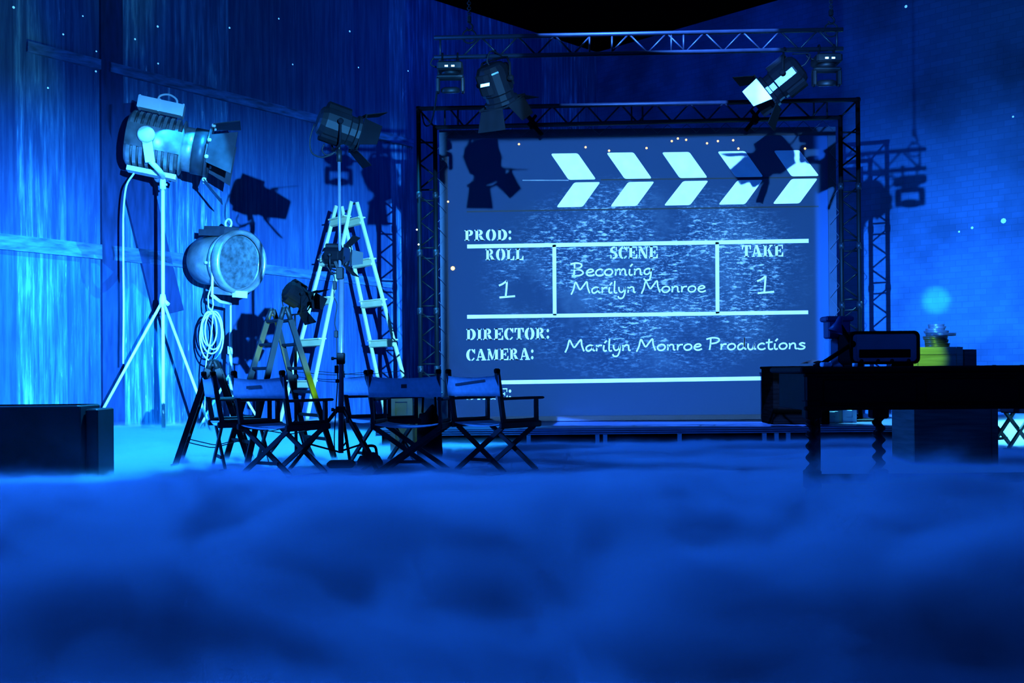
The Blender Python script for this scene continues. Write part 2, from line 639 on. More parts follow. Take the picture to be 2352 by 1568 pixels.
wl = wall('wall_left', DL, NL, 17.0, wood_wall())
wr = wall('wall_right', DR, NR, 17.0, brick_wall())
fm = mat('dark_floor', (0.035, 0.05, 0.09), 0.5, 0.0, 0.3, 1.2)
fl = struct(MB().box((0.8, 10.5, -0.05), (28, 28, 0.1)).build('floor', fm))
ce = struct(MB().box((0.8, 10.5, CEIL + 0.1), (28, 28, 0.2)).build('ceiling', mat('black_ceiling', (0.0012, 0.0012, 0.002), 0.95, spec=0.0)))


def rail_on_left(pa, pb, w, mt, name):
    """timber or shadow strip fixed on the left wall, through two points seen on it"""
    a, b = PLW(*pa), PLW(*pb)
    mb = MB().bar(a + NL * 0.035, b + NL * 0.035, w, 0.07, Vector((0, 0, 1)))
    return struct(mb.build(name, mt))


RAILM = mat('rail_timber', (0.035, 0.09, 0.21), 0.8, 0.0, 0.5, 2.0, 0.2, (2, 2, 9))
BOARDSHADOW = mat('dark_board_and_shadow', (0.010, 0.026, 0.085), 0.85, 0.0, 0.3, 2.0, 0.1, (6, 6, 1))
rail_on_left((-60, 549), (470, 604), 0.22, RAILM, 'trim_1')
rail_on_left((600, 618), (900, 652), 0.16, RAILM, 'trim_2')
rail_on_left((60, 108), (945, 330), 0.15, RAILM, 'trim_3')
# dark upright board, then a diagonal strip standing in for a pole's shadow
rail_on_left((258, 1010), (252, -40), 0.34, BOARDSHADOW, 'trim_4')
rail_on_left((268, 240), (385, 720), 0.50, BOARDSHADOW, 'shadow_strip')
# ------------------------------------------------------------------ the low stage under the screen
dk = thing('stage_deck', 'low dark stage deck running along beneath the big screen', 'stage', (1.7, 12.9, 0), world=True)
DECK = mat('deck_laminate', (0.03, 0.045, 0.08), 0.28, 0.0, 0.3, 2.0, 0.6)
MB().box((1.7, 13.1, 0.17), (6.4, 3.0, 0.06)).build('deck_top', DECK, dk)
mb = MB()
for k in range(3):
    mb.box((1.7, 11.59 - 0.012 * k, 0.185 - 0.022 * k), (6.4, 0.02, 0.008))
mb.build('edge_trim', mat('edge_aluminium', (0.25, 0.3, 0.4), 0.35, 0.5), dk)
MB().box((1.7, 11.75, 0.07), (6.3, 0.03, 0.13)).build('skirt', MATTE, dk)
for px in (942, 1213, 1371, 1389, 1560, 1755, 1783, 1810):
    x = (px - CX) / F * 11.6
    MB().box((x, 11.62, 0.065), (0.045, 0.03, 0.13)).build('leg', TAPE, dk)

# ------------------------------------------------------------------ the clapperboard screen
sx0, sx1 = PS(1030, 640).x, PS(1903, 640).x
stop_, sbot = PS(1466, 314).z, 0.21
scr = thing('projection_screen', 'huge lit clapperboard screen with white chevrons and lettering', 'screen', ((sx0 + sx1) / 2, SCREEN_Y, sbot), world=True)
mb = MB()
SM = screen_mat()
pan = mb.box(((sx0 + sx1) / 2, SCREEN_Y + 0.02, (sbot + stop_) / 2), (sx1 - sx0, 0.04, stop_ - sbot)).build('screen_cloth', SM, scr)
FR = mat('navy_webbing', (0.012, 0.014, 0.03), 0.7, 0.0, 0.2, 5)
mb = MB()
mb.box(((sx0 + sx1) / 2, SCREEN_Y + 0.015, stop_ + 0.05), (sx1 - sx0 + 0.2, 0.06, 0.10))
mb.box((sx0 - 0.05, SCREEN_Y + 0.015, (sbot + stop_) / 2), (0.10, 0.06, stop_ - sbot))
mb.box((sx1 + 0.05, SCREEN_Y + 0.015, (sbot + stop_) / 2), (0.10, 0.06, stop_ - sbot))
mb.box(((sx0 + sx1) / 2, SCREEN_Y + 0.015, sbot + 0.03), (sx1 - sx0, 0.07, 0.06))
mb.build('screen_border', FR, scr)


def on_screen(poly, mb, off=0.006):
    mb.slab([PS(x, y) for x, y in poly], (0, -1, 0), off)


mb = MB()
tops = [[(1265, 353), (1327, 352), (1369, 412), (1306, 413)], [(1393, 351), (1455, 350), (1497, 410), (1435, 411)],
        [(1520, 350), (1583, 349), (1625, 408), (1561, 409)], [(1648, 348), (1711, 347), (1753, 406), (1690, 407)],
        [(1777, 346), (1836, 345), (1881, 404), (1818, 405)]]
bots = [[(1319, 419), (1379, 418), (1338, 475), (1278, 476)], [(1443, 418), (1503, 417), (1462, 473), (1402, 474)],
        [(1569, 416), (1627, 415), (1585, 471), (1525, 472)], [(1694, 414), (1752, 413), (1711, 469), (1650, 470)],
        [(1818, 411), (1878, 410), (1836, 467), (1775, 468)]]


def rounded(q, r=5):
    out = []
    n = len(q)
    for i in range(n):
        p, a, b = Vector(q[i]), Vector(q[i - 1]), Vector(q[(i + 1) % n])
        da, db = (a - p).normalized() * r, (b - p).normalized() * r
        for t in (0, 0.33, 0.67, 1):
            out.append(p + da * (1 - t) ** 2 + db * t ** 2)
    return [(v.x, v.y) for v in out]


for q in tops + bots:
    on_screen(rounded(q), mb)
mb.build('chevron_stripes', CHALK, scr)


def line_px(mb, a, b, w):
    a, b = Vector(a), Vector(b)
    n = Vector((-(b - a).y, (b - a).x)).normalized() * (w / 2)
    on_screen([tuple(a + n), tuple(b + n), tuple(b - n), tuple(a - n)], mb)


mb = MB()
for a, b, w in (((1073, 566), (1857, 553), 9), ((1073, 727.5), (1856, 717), 8.5), ((1073, 879), (1857, 867), 9),
                ((1273, 562), (1274, 724), 8.5), ((1647, 556), (1648, 720), 8.5)):
    line_px(mb, a, b, w)
mb.build('ruled_lines', CHALK, scr)
mb = MB()
line_px(mb, (1072, 486), (1880, 474), 3)
line_px(mb, (1380, 413), (1880, 407), 3)
mb.build('hinge_lines', INK, scr)
mb = MB()
line_px(mb, (1200, 414), (1306, 414), 2)
mb.build('scratch_line', mat('grey_chalk', (0.25, 0.28, 0.3), 0.9), scr)


# --- stencil slab capitals, drawn as outlines in a unit box
def arcband(cx, cy, ox, oy, ix, iy, a0, a1, n=10):
    A = [math.radians(a0 + (a1 - a0) * k / n) for k in range(n + 1)]
    return [(cx + ox * math.cos(t), cy + oy * math.sin(t)) for t in A] + [(cx + ix * math.cos(t), cy + iy * math.sin(t)) for t in reversed(A)]


def R4(x0, y0, x1, y1):
    return [(x0, y0), (x1, y0), (x1, y1), (x0, y1)]


STEM = [R4(.1, 0, .36, 1), R4(0, 0, .46, .1), R4(0, .9, .3, 1)]
G = {
    'P': (STEM + [arcband(.42, .72, .40, .28, .12, .17, -90, 90)], .9),
    'R': (STEM + [arcband(.42, .74, .38, .26, .12, .15, -90, 90), [(.42, .44), (.66, .46), (.92, .08), (1.0, 0), (.66, 0)], R4(.64, 0, 1.02, .09)], 1.06),
    'O': ([arcband(.46, .5, .46, .52, .16, .42, 97, 263), arcband(.52, .5, .46, .52, .16, .42, -83, 83)], 1.04),
    'D': (STEM[:1] + [R4(0, 0, .36, .1), R4(0, .9, .36, 1), arcband(.42, .5, .54, .5, .22, .4, -90, 90)], 1.04),
    'L': ([R4(.1, 0, .38, 1), R4(0, .9, .48, 1), R4(0, 0, .38, .1), [(.42, 0), (.84, 0), (.84, .36), (.76, .36), (.64, .1), (.42, .1)]], .92),
    'S': ([arcband(.4, .735, .38, .28, .12, .16, 62, 275), arcband(.4, .265, .4, .28, .12, .16, -118, 95),
           [(.62, .98), (.72, .98), (.72, .66), (.62, .72)], [(.06, .02), (.16, .02), (.16, .28), (.06, .36)]], .86),
    'C': ([arcband(.48, .5, .48, .52, .18, .42, 95, 265), arcband(.52, .5, .44, .52, .2, .42, 30, 85), arcband(.52, .5, .44, .52, .3, .42, -85, -35), R4(.82, .62, .92, 1)], 1.0),
    'E': ([R4(.1, 0, .38, 1), R4(0, .9, .38, 1), R4(0, 0, .38, .1), [(.42, .9), (.8, .9), (.8, .66), (.88, .66), (.88, 1), (.42, 1)],
           [(.42, 0), (.92, 0), (.92, .36), (.84, .36), (.74, .1), (.42, .1)], R4(.42, .46, .6, .56), R4(.58, .36, .66, .66)], .98),
    'N': ([R4(.1, 0, .2, .88), R4(0, 0, .3, .08), [(0, 1), (.32, 1), (.98, .0), (.72, .0)], R4(.84, .14, .94, 1), R4(.72, .92, 1.04, 1)], 1.1),
    'T': ([R4(.32, 0, .6, 1), R4(.2, 0, .72, .09), [(0, 1), (.28, 1), (.28, .9), (.16, .9), (.09, .64), (0, .64)], [(.64, 1), (.92, 1), (.92, .64), (.83, .64), (.76, .9), (.64, .9)]], .98),
    'A': ([[(.36, 1), (.6, 1), (1.0, .06), (.68, .06)], R4(.56, 0, 1.08, .09), [(.33, .9), (.41, .76), (.2, .06), (.1, .06)], R4(0, 0, .3, .08), R4(.28, .26, .56, .36)], 1.12),
    'K': (STEM + [[(.42, .5), (.52, .52), (.9, .94), (.76, .94)], R4(.66, .91, .98, 1), [(.46, .56), (.64, .66), (1.02, .04), (.7, .04)], R4(.62, 0, 1.08, .09)], 1.12),
    'I': ([R4(.1, 0, .38, 1), R4(0, 0, .48, .1), R4(0, .9, .48, 1)], .56),
    'M': ([R4(.1, 0, .2, .9), R4(0, 0, .3, .08), [(0, 1), (.3, 1), (.62, .18), (.5, .02)], [(.54, .06), (.64, .2), (.9, 1), (.82, 1)], R4(.84, 0, 1.12, 1), R4(.74, 0, 1.2, .09), R4(.84, .91, 1.2, 1)], 1.28),
    ':': ([[(.14 + .13 * math.cos(t * PI / 5), .18 + .14 * math.sin(t * PI / 5)) for t in range(10)],
           [(.14 + .13 * math.cos(t * PI / 5), .74 + .14 * math.sin(t * PI / 5)) for t in range(10)]], .3),
}


def stencil(word, x0, y0, x1, y1, name):
    """word whose baseline runs from (x0, y0) to (x1, y1 on the right), in the board's drawn frame; cap height y0-top"""
    mb = MB()
    tot = sum(G[c][1] for c in word) + 0.04 * (len(word) - 1)
    yb0, ytop0 = y0
    yb1, ytop1 = y1
    pen = 0.0
    for c in word:
        polys, adv = G[c]
        for q in polys:
            pts = []
            for gx, gy in q:
                t = (pen + gx) / tot
                x = x0 + (x1 - x0) * t
                yb = yb0 + (yb1 - yb0) * t
                yt = ytop0 + (ytop1 - ytop0) * t
                pts.append((x, yb + (yt - yb) * gy))
            on_screen(pts, mb)
        pen += adv + 0.04
    return mb.build(name, CHALK, scr)


stencil('PROD:', 1067, (553, 528), 1175, (552, 526), 'lettering')
stencil('ROLL', 1115, (598, 572), 1204, (597, 571), 'lettering')
stencil('SCENE', 1401, (594, 567), 1512, (593, 565), 'lettering')
stencil('TAKE', 1704, (590, 563), 1800, (589, 562), 'lettering')
stencil('DIRECTOR:', 1071, (781, 755), 1262, (779, 752), 'lettering')
stencil('CAMERA:', 1071, (828, 802), 1226, (826, 799), 'lettering')
stencil('DATE:', 1072, (918, 893), 1175, (917, 891), 'lettering')

H = {
    'B': ([[(.14, .95), (.14, .5), (.1, 0)], [(-.06, .93), (.25, 1.0), (.48, .88), (.42, .64), (.15, .53), (.45, .44), (.56, .22), (.38, .04), (.0, .02)]], .68),
    'M': ([[(.0, -.08), (.12, .35), (.22, .92), (.34, .6), (.46, .32), (.62, .62), (.8, .95), (.84, .5), (.95, .0)]], 1.02),
    'P': ([[(.16, .95), (.15, .5), (.1, 0)], [(-.06, .88), (.25, 1), (.54, .93), (.58, .74), (.42, .58), (.14, .5)]], .62),
    'e': ([[(.05, .25), (.25, .28), (.38, .38), (.3, .5), (.15, .46), (.05, .26), (.11, .06), (.26, 0), (.44, .1)]], .46),
    'c': ([[(.38, .42), (.26, .5), (.1, .4), (.04, .2), (.12, .03), (.28, .0), (.42, .1)]], .44),
    'o': ([[(.24, .5), (.09, .4), (.04, .2), (.14, .02), (.32, .05), (.42, .26), (.36, .45), (.22, .5)]], .5),
    'm': ([[(.05, .5), (.08, .25), (.06, 0)], [(.07, .28), (.2, .48), (.29, .4), (.29, .02)], [(.3, .3), (.44, .48), (.53, .38), (.55, .06), (.64, .03)]], .68),
    'i': ([[(.08, .48), (.06, .12), (.13, 0), (.22, .06)], [(.1, .66), (.22, .86)]], .26),
    'n': ([[(.05, .5), (.07, .25), (.05, 0)], [(.06, .28), (.2, .47), (.33, .42), (.35, .08), (.44, .03)]], .48),
    'g': ([[(.38, .42), (.24, .5), (.07, .35), (.08, .1), (.22, .06), (.36, .28), (.39, .46), (.37, 0), (.3, -.36), (.12, -.4), (.02, -.26)]], .48),
    'a': ([[(.38, .44), (.23, .5), (.06, .34), (.06, .1), (.18, .02), (.34, .22), (.38, .46), (.38, .12), (.48, .03)]], .5),
    'r': ([[(.06, .5), (.08, .25), (.06, 0)], [(.08, .26), (.18, .44), (.34, .47)]], .36),
    'l': ([[(.1, 1), (.08, .5), (.08, .1), (.15, 0), (.22, .05)]], .26),
    'y': ([[(.04, .5), (.06, .2), (.16, .05), (.3, .18), (.36, .48), (.35, 0), (.24, -.4), (.06, -.42), (.0, -.26)]], .46),
    'd': ([[(.36, .42), (.22, .5), (.06, .3), (.08, .05), (.22, .03), (.36, .28), (.39, 1.0), (.37, .5), (.39, .1), (.48, .03)]], .52),
    'u': ([[(.05, .5), (.05, .15), (.15, .0), (.29, .1), (.36, .5), (.35, .1), (.45, .03)]], .5),
    't': ([[(.17, .85), (.14, .3), (.16, .05), (.27, .0), (.36, .07)], [(0, .55), (.34, .6)]], .38),
    's': ([[(.36, .44), (.21, .5), (.08, .4), (.2, .28), (.34, .17), (.26, .02), (.08, .0), (-.02, .06)]], .42),
    '1': ([[(.0, .72), (.15, .82), (.3, 1)], [(.3, 1), (.28, .5), (.25, .03)], [(.02, .0), (.6, .03)]], .6),
    ' ': ([], .26),
}


def script(text, x0, yb0, x1, yb1, cap, w, name):
    mb = MB()
    tot = sum(H[c][1] for c in text)
    pen = 0.0
    kx = (x1 - x0) / tot
    for c in text:
        strokes, adv = H[c]
        for st in strokes:
            pts = catmull([(pen + x, y, 0) for x, y in st], 5)
            pp = []
            for p in pts:
                x = x0 + p.x * kx
                yb = yb0 + (yb1 - yb0) * p.x / tot
                pp.append(Vector((x, yb - p.y * cap, 0)))
            L, Rr = [], []
            n = len(pp)
            for i in range(n):
                d = (pp[min(i + 1, n - 1)] - pp[max(i - 1, 0)]).normalized()
                q = Vector((-d.y, d.x, 0)) * (w / 2)
                L.append(pp[i] + q)
                Rr.append(pp[i] - q)
            vs = []
            for i in range(n):
                vs += [PS(L[i].x, L[i].y, .007), PS(Rr[i].x, Rr[i].y, .007), PS(L[i].x, L[i].y, -.001), PS(Rr[i].x, Rr[i].y, -.001)]
            fs = []
            for i in range(n - 1):
                a, b = 4 * i, 4 * i + 4
                fs += [(a, a + 1, b + 1, b), (a, b, b + 2, a + 2), (a + 1, a + 3, b + 3, b + 1)]
            mb.add(vs, fs)
        pen += adv
    return mb.build(name, CHALK, scr)


script('Becoming', 1313, 634, 1500, 631, 30, 3.6, 'handwriting')
script('Marilyn Monroe', 1312, 674, 1622, 670, 28, 3.4, 'handwriting')
script('1', 1146, 683, 1183, 681, 38, 4.2, 'handwriting')
script('1', 1739, 673, 1778, 671, 38, 4.2, 'handwriting')
script('Marilyn Monroe Productions', 1298, 807, 1852, 801, 28, 3.6, 'handwriting')

# lacing cord between screen and frame
mb = MB()
pts = []
for k in range(41):
    t = k / 40
    x = 1020 + (1912 - 1020) * t
    pts.append(PS(x, (300 - 24 * t) if k % 2 else (316 - 18 * t), 0.06))
for k in range(40):
    mb.tube(pts[k], pts[k + 1], 0.004, 4)
mb.build('lacing_cord', ROPE, scr)
for side, xa, xb in (('l', 1000, 1026), ('r', 1906, 1928)):
    mb = MB()
    prev = None
    for k in range(21):
        y = 320 + 28 * k
        p = PS(xa if k % 2 else xb, y, 0.06)
        if prev is not None:
            mb.tube(prev, p, 0.004, 4)
        prev = p
    mb.build('lacing_cord', ROPE, scr)
for px, py in ((1192, 331), (1345, 338), (1399, 346), (1485, 340), (1557, 318), (1576, 321), (1543, 324), (1624, 329), (1649, 324), (1684, 322), (1696, 341), (1849, 341), (1029, 463), (1040, 616)):
    r = 2.6 if px != 1040 else 5
    on = MB()
    on.lathe([(0, 0), (r * SCREEN_Y / F, 0.0), (r * SCREEN_Y / F * .7, 0.006), (0, 0.008)], frame(PS(px, py, .012), (0, -1, 0)), 8)
    on.build('light_fleck', AMBER, scr, 'tiny amber speck of light')

# ------------------------------------------------------------------ trusses
def zigzag(mb, a0, a1, b0, b1, n, r, start=0):
    prev = None
    for k in range(n + 1):
        t = k / n
        p = a0.lerp(a1, t) if (k + start) % 2 == 0 else b0.lerp(b1, t)
        if prev is not None:
            mb.tube(prev, p, r, 6)
        prev = p


TY = 12.8
tr = thing('goal_post_truss', 'black ladder-truss goal-post frame standing around the clapperboard screen', 'truss', (1.6, TY, 0.2), world=True)


def T(px, py):
    return W(px, py, TY)


CR = 0.027
gz = 0.2
oTL, oTR = T(961, 250), T(1970, 229)
iTL, iTR = T(999, 293), T(1930, 270)
oBL, oBR = Vector((oTL.x, TY, gz)), Vector((oTR.x, TY, gz))
iBL, iBR = Vector((iTL.x, TY, gz)), Vector((iTR.x, TY, gz))
for nm, ot, ob, it, ib in (('upright', oTL, oBL, iTL, iBL), ('upright', oTR, oBR, iTR, iBR)):
    mb = MB()
    mb.tube(ot + Vector((0, 0, CR)), ob, CR, 10)
    mb.tube(it + Vector((0, 0, CR)), ib, CR, 10)
    u = mb.build(nm, BLACK, tr)
    mb = MB()
    # rungs and diagonals, in six bays
    zs = [gz + (it.z - 0.08 - gz) * k / 5 for k in range(6)]
    for k in range(5):
        z0, z1 = zs[k] + 0.04, zs[k + 1] - 0.04
        zz = [z0 + (z1 - z0) * j / 4 for j in range(5)]
        for j in range(4):
            xa, xb = (ot.x, it.x) if j % 2 == 0 else (it.x, ot.x)
            mb.tube((xa, TY, zz[j]), (xb, TY, zz[j + 1]), 0.011, 6)
        for z in (zs[k] + 0.03, zs[k + 1] - 0.10):
            mb.tube((ot.x, TY, z), (it.x, TY, z), 0.011, 6)
    mb.tube(ot, it, 0.012, 6)
    mb.build('bracing', BLACK, u)
    for k in (1, 2, 3, 4):
        mb = MB()
        for c in (ot, it):
            mb = MB()
            mb.lathe([(0, -.04), (.036, -.04), (.036, .04), (0, .04)], Matrix.Translation((c.x, TY, zs[k] - 0.035)), 10)
            for s in (-1, 1):
                mb.box((c.x, TY - .036, zs[k] - 0.035 + s * .02), (.014, .02, .014))
            mb.build('coupler', DULLSTEEL, u)
    MB().bbox(((ot.x + it.x) / 2, TY, gz + 0.012), (0.5, 0.5, 0.024), 0.006).build('base_plate', BLACK, u)
mb = MB()
mb.tube(oTL - Vector((CR, 0, 0)), oTR + Vector((CR, 0, 0)), CR, 10)
mb.tube(iTL, iTR, CR, 10)
cb = mb.build('crossbeam', DULLSTEEL, tr)
mb = MB()
N = 22
zigzag(mb, oTL.lerp(oTR, 0.07), oTL.lerp(oTR, 0.93), iTL.lerp(iTR, 0.03), iTL.lerp(iTR, 0.97), N, 0.011)
mb.build('bracing', DULLSTEEL, cb)
for t in (0.06, 0.09, 0.485, 0.51, 0.90, 0.93):
    MB().tube(oTL.lerp(oTR, t), Vector((oTL.lerp(oTR, t).x, TY, iTL.lerp(iTR, t).z)), 0.011, 6).build('cross_tube', DULLSTEEL, cb)
for px, py, s in ((1222, 286, 1), (1733, 275, -1)):
    mb = MB()
    c = T(px, py)
    mb.bbox(c + Vector((0, -0.03, 0.0)), (0.06, 0.09, 0.12), 0.01)
    mb.bar(c + Vector((-.05, -.05, .10)), c + Vector((.05, -.05, -.02)), .035, .03)
    mb.bar(c + Vector((.05, -.05, .10)), c + Vector((-.05, -.05, -.02)), .035, .03)
    mb.bar(c + Vector((0, -.04, 0)), c + Vector((.12 * s, -.04, -.14)), .05, .03)
    mb.build('clamp', MATTE, tr)

for px, py in ((958, 528), (962, 562), (1041, 618)):
    r = .022 if px < 1000 else .012
    MB().lathe([(0, .006), (r * .4, .004), (r * .5, 0)], frame(T(px, py) + Vector((0, -.03, 0)), (0, -1, 0)), 8).build('light_fleck', AMBER, tr, 'tiny amber speck of light')

UY = 7.8
ut = thing('overhead_truss', 'black ladder truss hanging from two chains above the screen', 'truss', W(1467, 110, UY), world=True)
uTL, uTR, uBL, uBR = W(997, 87, UY), W(1936, 68, UY), W(997, 132, UY), W(1936, 112, UY)
mb = MB()
mb.tube(uTL, uTR, 0.0165, 10)
mb.build('chord', DULLSTEEL, ut)
mb = MB()
mb.tube(uBL, uBR, 0.0165, 10)
mb.build('chord', DULLSTEEL, ut)
mb = MB()
zigzag(mb, uBL.lerp(uBR, .07), uBL.lerp(uBR, .385), uTL.lerp(uTR, .07), uTL.lerp(uTR, .385), 7, 0.0075, 0)
mb.build('bracing', DULLSTEEL, ut)
mb = MB()
zigzag(mb, uBL.lerp(uBR, .43), uBL.lerp(uBR, .985), uTL.lerp(uTR, .43), uTL.lerp(uTR, .985), 12, 0.0075, 0)
mb.build('bracing', DULLSTEEL, ut)
for t in (.015, .38, .435, .58, .61, .985):
    MB().tube(uBL.lerp(uBR, t), uTL.lerp(uTR, t), 0.0075, 6).build('cross_tube', DULLSTEEL, ut)


def hoist(px, py, label):
    p = W(px, py, UY)
    t = thing('hoist_chain', label, 'chain', p, 0, 'hoist chains of the overhead truss', world=True)
    mb = MB()
    k = 0
    z = p.z + 0.17
    while z < p.z + 1.0:
        mb.torus((p.x, p.y, z), 0.012, 0.004, Matrix.Rotation(PI / 2, 3, 'X') if k % 2 else Matrix.Rotation(PI / 2, 3, 'Y'), 10, 5)
        z += 0.019
        k += 1
    mb.tube((p.x, p.y, p.z + 1.0), (p.x, p.y, CEIL), 0.006, 6)
    mb.build('chain', DULLSTEEL, t)
    mb = MB()
    mb.bbox((p.x, p.y, p.z + 0.145), (0.03, 0.03, 0.05), 0.006)
    mb.poly(catmull([(p.x, p.y, p.z + .12), (p.x + .022, p.y, p.z + .10), (p.x + .02, p.y, p.z + .075), (p.x - .006, p.y, p.z + .065), (p.x - .02, p.y, p.z + .085)]), 0.007, 8)
    mb.build('hook', BLACK, t)
    mb = MB()
    mb.torus((p.x, p.y, p.z + .02), .05, .006, Matrix.Rotation(PI / 2, 3, 'X'), 20, 6)
    mb.build('sling', BLACK, t)
    return t


hoist(1078, 90, 'left hoist chain holding up the overhead truss')
hoist(1909, 75, 'right hoist chain holding up the overhead truss')


# ------------------------------------------------------------------ lamps
def door_plate(hinge, along, out, axis, w0, w1, length, ang, t):
    """trapezoid flap hinged on 'hinge', opening by ang away from the beam axis"""
    d = axis * math.cos(ang) + out * math.sin(ang)
    n = out * math.cos(ang) - axis * math.sin(ang)
    p = [hinge - along * w0 / 2, hinge + along * w0 / 2, hinge + along * w1 / 2 + d * length, hinge - along * w1 / 2 + d * length]
    return p, n


def fresnel(parent, c, axis, R, L, yoke, mats, angs=(35, 35, 35, 35), doors=True, knob=True, roll=0.0, n=14, pale=None):
    """studio lantern head; c centre of the housing; yoke 'up' / 'down' + tip point; door angles top, bottom, side a, side b"""
    M = frame(c, axis)
    if roll:
        M = M @ Matrix.Rotation(roll, 4, 'Z')
    x, y, z = (M.to_3x3().col[i].copy() for i in range(3))
    c = Vector(c)
    body, dark = mats
    mb = MB()
    prof = [(0, -.5 * L), (.55 * R, -.5 * L), (.8 * R, -.46 * L), (.98 * R, -.34 * L), (R, -.3 * L), (R, .22 * L), (.9 * R, .26 * L), (.9 * R, .40 * L), (1.06 * R, .42 * L), (1.06 * R, .5 * L), (.94 * R, .5 * L), (.92 * R, .44 * L)]
    mb.lathe(prof, M, n, smooth=False)
    h = mb.build('housing', body, parent)
    mb = MB()
    hump = [(-.55 * R, .6 * R), (.55 * R, .6 * R), (.55 * R, 1.05 * R), (.3 * R, 1.22 * R), (-.3 * R, 1.22 * R), (-.55 * R, 1.05 * R)]
    mb.prism(hump, M @ Matrix.Translation((0, 0, -.36 * L)), .56 * L)
    lower = [(-.5 * R, -.6 * R), (-.5 * R, -1.0 * R), (-.25 * R, -1.16 * R), (.25 * R, -1.16 * R), (.5 * R, -1.0 * R), (.5 * R, -.6 * R)]
    mb.prism(lower, M @ Matrix.Translation((0, 0, -.36 * L)), .5 * L)
    mb.build('vent_box', dark, h)
    mb = MB()
    mb.lathe([(0, .43 * L + .10 * R), (.5 * R, .43 * L + .07 * R), (.9 * R, .43 * L)], M, n)
    mb.build('lens', DARKGLASS, parent)
    mb = MB()
    g = 1.12 * R
    zf = .5 * L
    for sx_, sy_, wx, wy in ((0, g, 2 * g, .12 * R), (0, -g, 2 * g, .12 * R), (g, 0, .12 * R, 2 * g), (-g, 0, .12 * R, 2 * g)):
        mb.box(c + x * sx_ * .94 + y * sy_ * .94 + z * (zf + .03 * R), (wx * .92, wy * .92, .09 * R), M.to_3x3())
    mb.build('door_frame', dark, parent)
    if doors:
        for (out, along, an, w0, w1, ln) in ((y, x, angs[0], 1.7, 2.2, 1.25), (-y, x, angs[1], 1.7, 2.2, 1.25), (x, y, angs[2], 1.6, 1.15, 1.15), (-x, y, angs[3], 1.6, 1.15, 1.15)):
            if an is None:
                continue
            hp = c + z * (zf + .08 * R) + out * (1.1 * R)
            p, nn = door_plate(hp, along, out, z, w0 * R, w1 * R, ln * R, math.radians(an), .02 * R)
            mb = MB().slab(p, nn, .035 * R)
            mb.tube(p[0], p[1], .045 * R, 6)
            use_pale = pale is not None and abs(out.dot(Vector(pale))) > 0.6 and out.dot(Vector(pale)) > 0  # pale material paints in the light falling on this flap
            mb.build('barn_door', PALECARD if use_pale else dark, parent, 'barn door flap coloured pale for the light on it' if use_pale else None)
    if yoke:
        kind, tip = yoke
        tip = Vector(tip)
        pv = c - z * (.05 * L)
        s = 1 if kind == 'up' else -1
        hx = Vector((x.x, x.y, 0)).normalized()
        w = 1.2 * R
        hgt = abs(tip.z - pv.z)
        mb = MB()
        a, b = pv + hx * w, pv - hx * w
        top = Vector((pv.x, pv.y, tip.z))
        ta, tb = top + hx * w * .82, top - hx * w * .82
        pts = [a, a.lerp(Vector((a.x, a.y, tip.z)), .65), ta - Vector((0, 0, s * .06 * R)), ta * .8 + tb * .2, tb * .8 + ta * .2, tb - Vector((0, 0, s * .06 * R)), b.lerp(Vector((b.x, b.y, tip.z)), .65), b]
        mb.poly(pts, .075 * R, 8)
        yk = mb.build('yoke', dark, parent)
        mb = MB()
        for q, sg in ((a, 1), (b, -1)):
            mb = MB()
            mb.lathe([(0, -.12 * R), (.17 * R, -.12 * R), (.17 * R, .16 * R), (.12 * R, .22 * R), (0, .22 * R)], frame(q, hx * sg), 10)
            mb.build('knob', dark, yk)
    return M


def hook_clamp(parent, top, bottom, r):
    mb = MB()
    top, bottom = Vector(top), Vector(bottom)
    mb.tube(bottom, top - Vector((0, 0, r * 2.6)), .010, 8)
    mb.poly([top + Vector((0, math.cos(t) * r * 1.5, math.sin(t) * r * 1.5)) for t in [(-PI / 2) + k * PI / 8 for k in range(13)]], .008, 6)
    return mb.build('hook_clamp', MATTE, parent)


def hung_fresnel(px, py, axis, label, angs, roll, chord_py, pale=None):
    c = W(px, py, UY)
    top = Vector((c.x, UY, W(px, chord_py, UY).z))
    t = thing('barn_door_spotlight', label, 'stage light', top, 0, 'barn-door spotlights hung on the overhead truss', world=True)
    M = fresnel(t, c, axis, 0.122, 0.29, ('up', (c.x, c.y, W(px, 137, UY).z)), (GLOSSBLACK, MATTE), angs, roll=roll, pale=pale)
    hook_clamp(t, top, (c.x, c.y, W(px, 138, UY).z - .002), .0165)
    z = M.to_3x3().col[2]
    mb = MB()
    b = c - z * .135
    mb.poly(catmull([b, b - z * .05 + Vector((0, 0, -.01)), b - z * .05 + Vector((.03, 0, .06)), (top.x + .06, UY, top.z - .02)]), .006, 6)
    mb.build('cable', CABLE, t)
    mb = MB()
    x = M.to_3x3().col[0]
    y = M.to_3x3().col[1]
    return t, M


GLOSSBLACK = mat('gloss_black_housing', (0.0012, 0.0012, 0.0018), 0.3, 0.0, 0.3, 8, 0.1)
t, M = hung_fresnel(1138, 192, (.30, .42, -.80), 'black barn-door spotlight at left hanging under the overhead truss', (60, 30, 35, 25), 0.1, 124)
mb = MB().slab([W(1104, 194, UY - .15), W(1124, 190, UY - .15), W(1124, 197, UY - .15), W(1104, 201, UY - .15)], (0, -1, 0), .002)
mb.build('tape_label', PALECARD, t, 'small pale tape')
t, M = hung_fresnel(1802, 182, (-.68, .30, -.52), 'black barn-door spotlight at right with one flap coloured pale for the light on it under the overhead truss', (35, 35, 22, 30), 0.0, 118, pale=(-.4, -.9, 0))


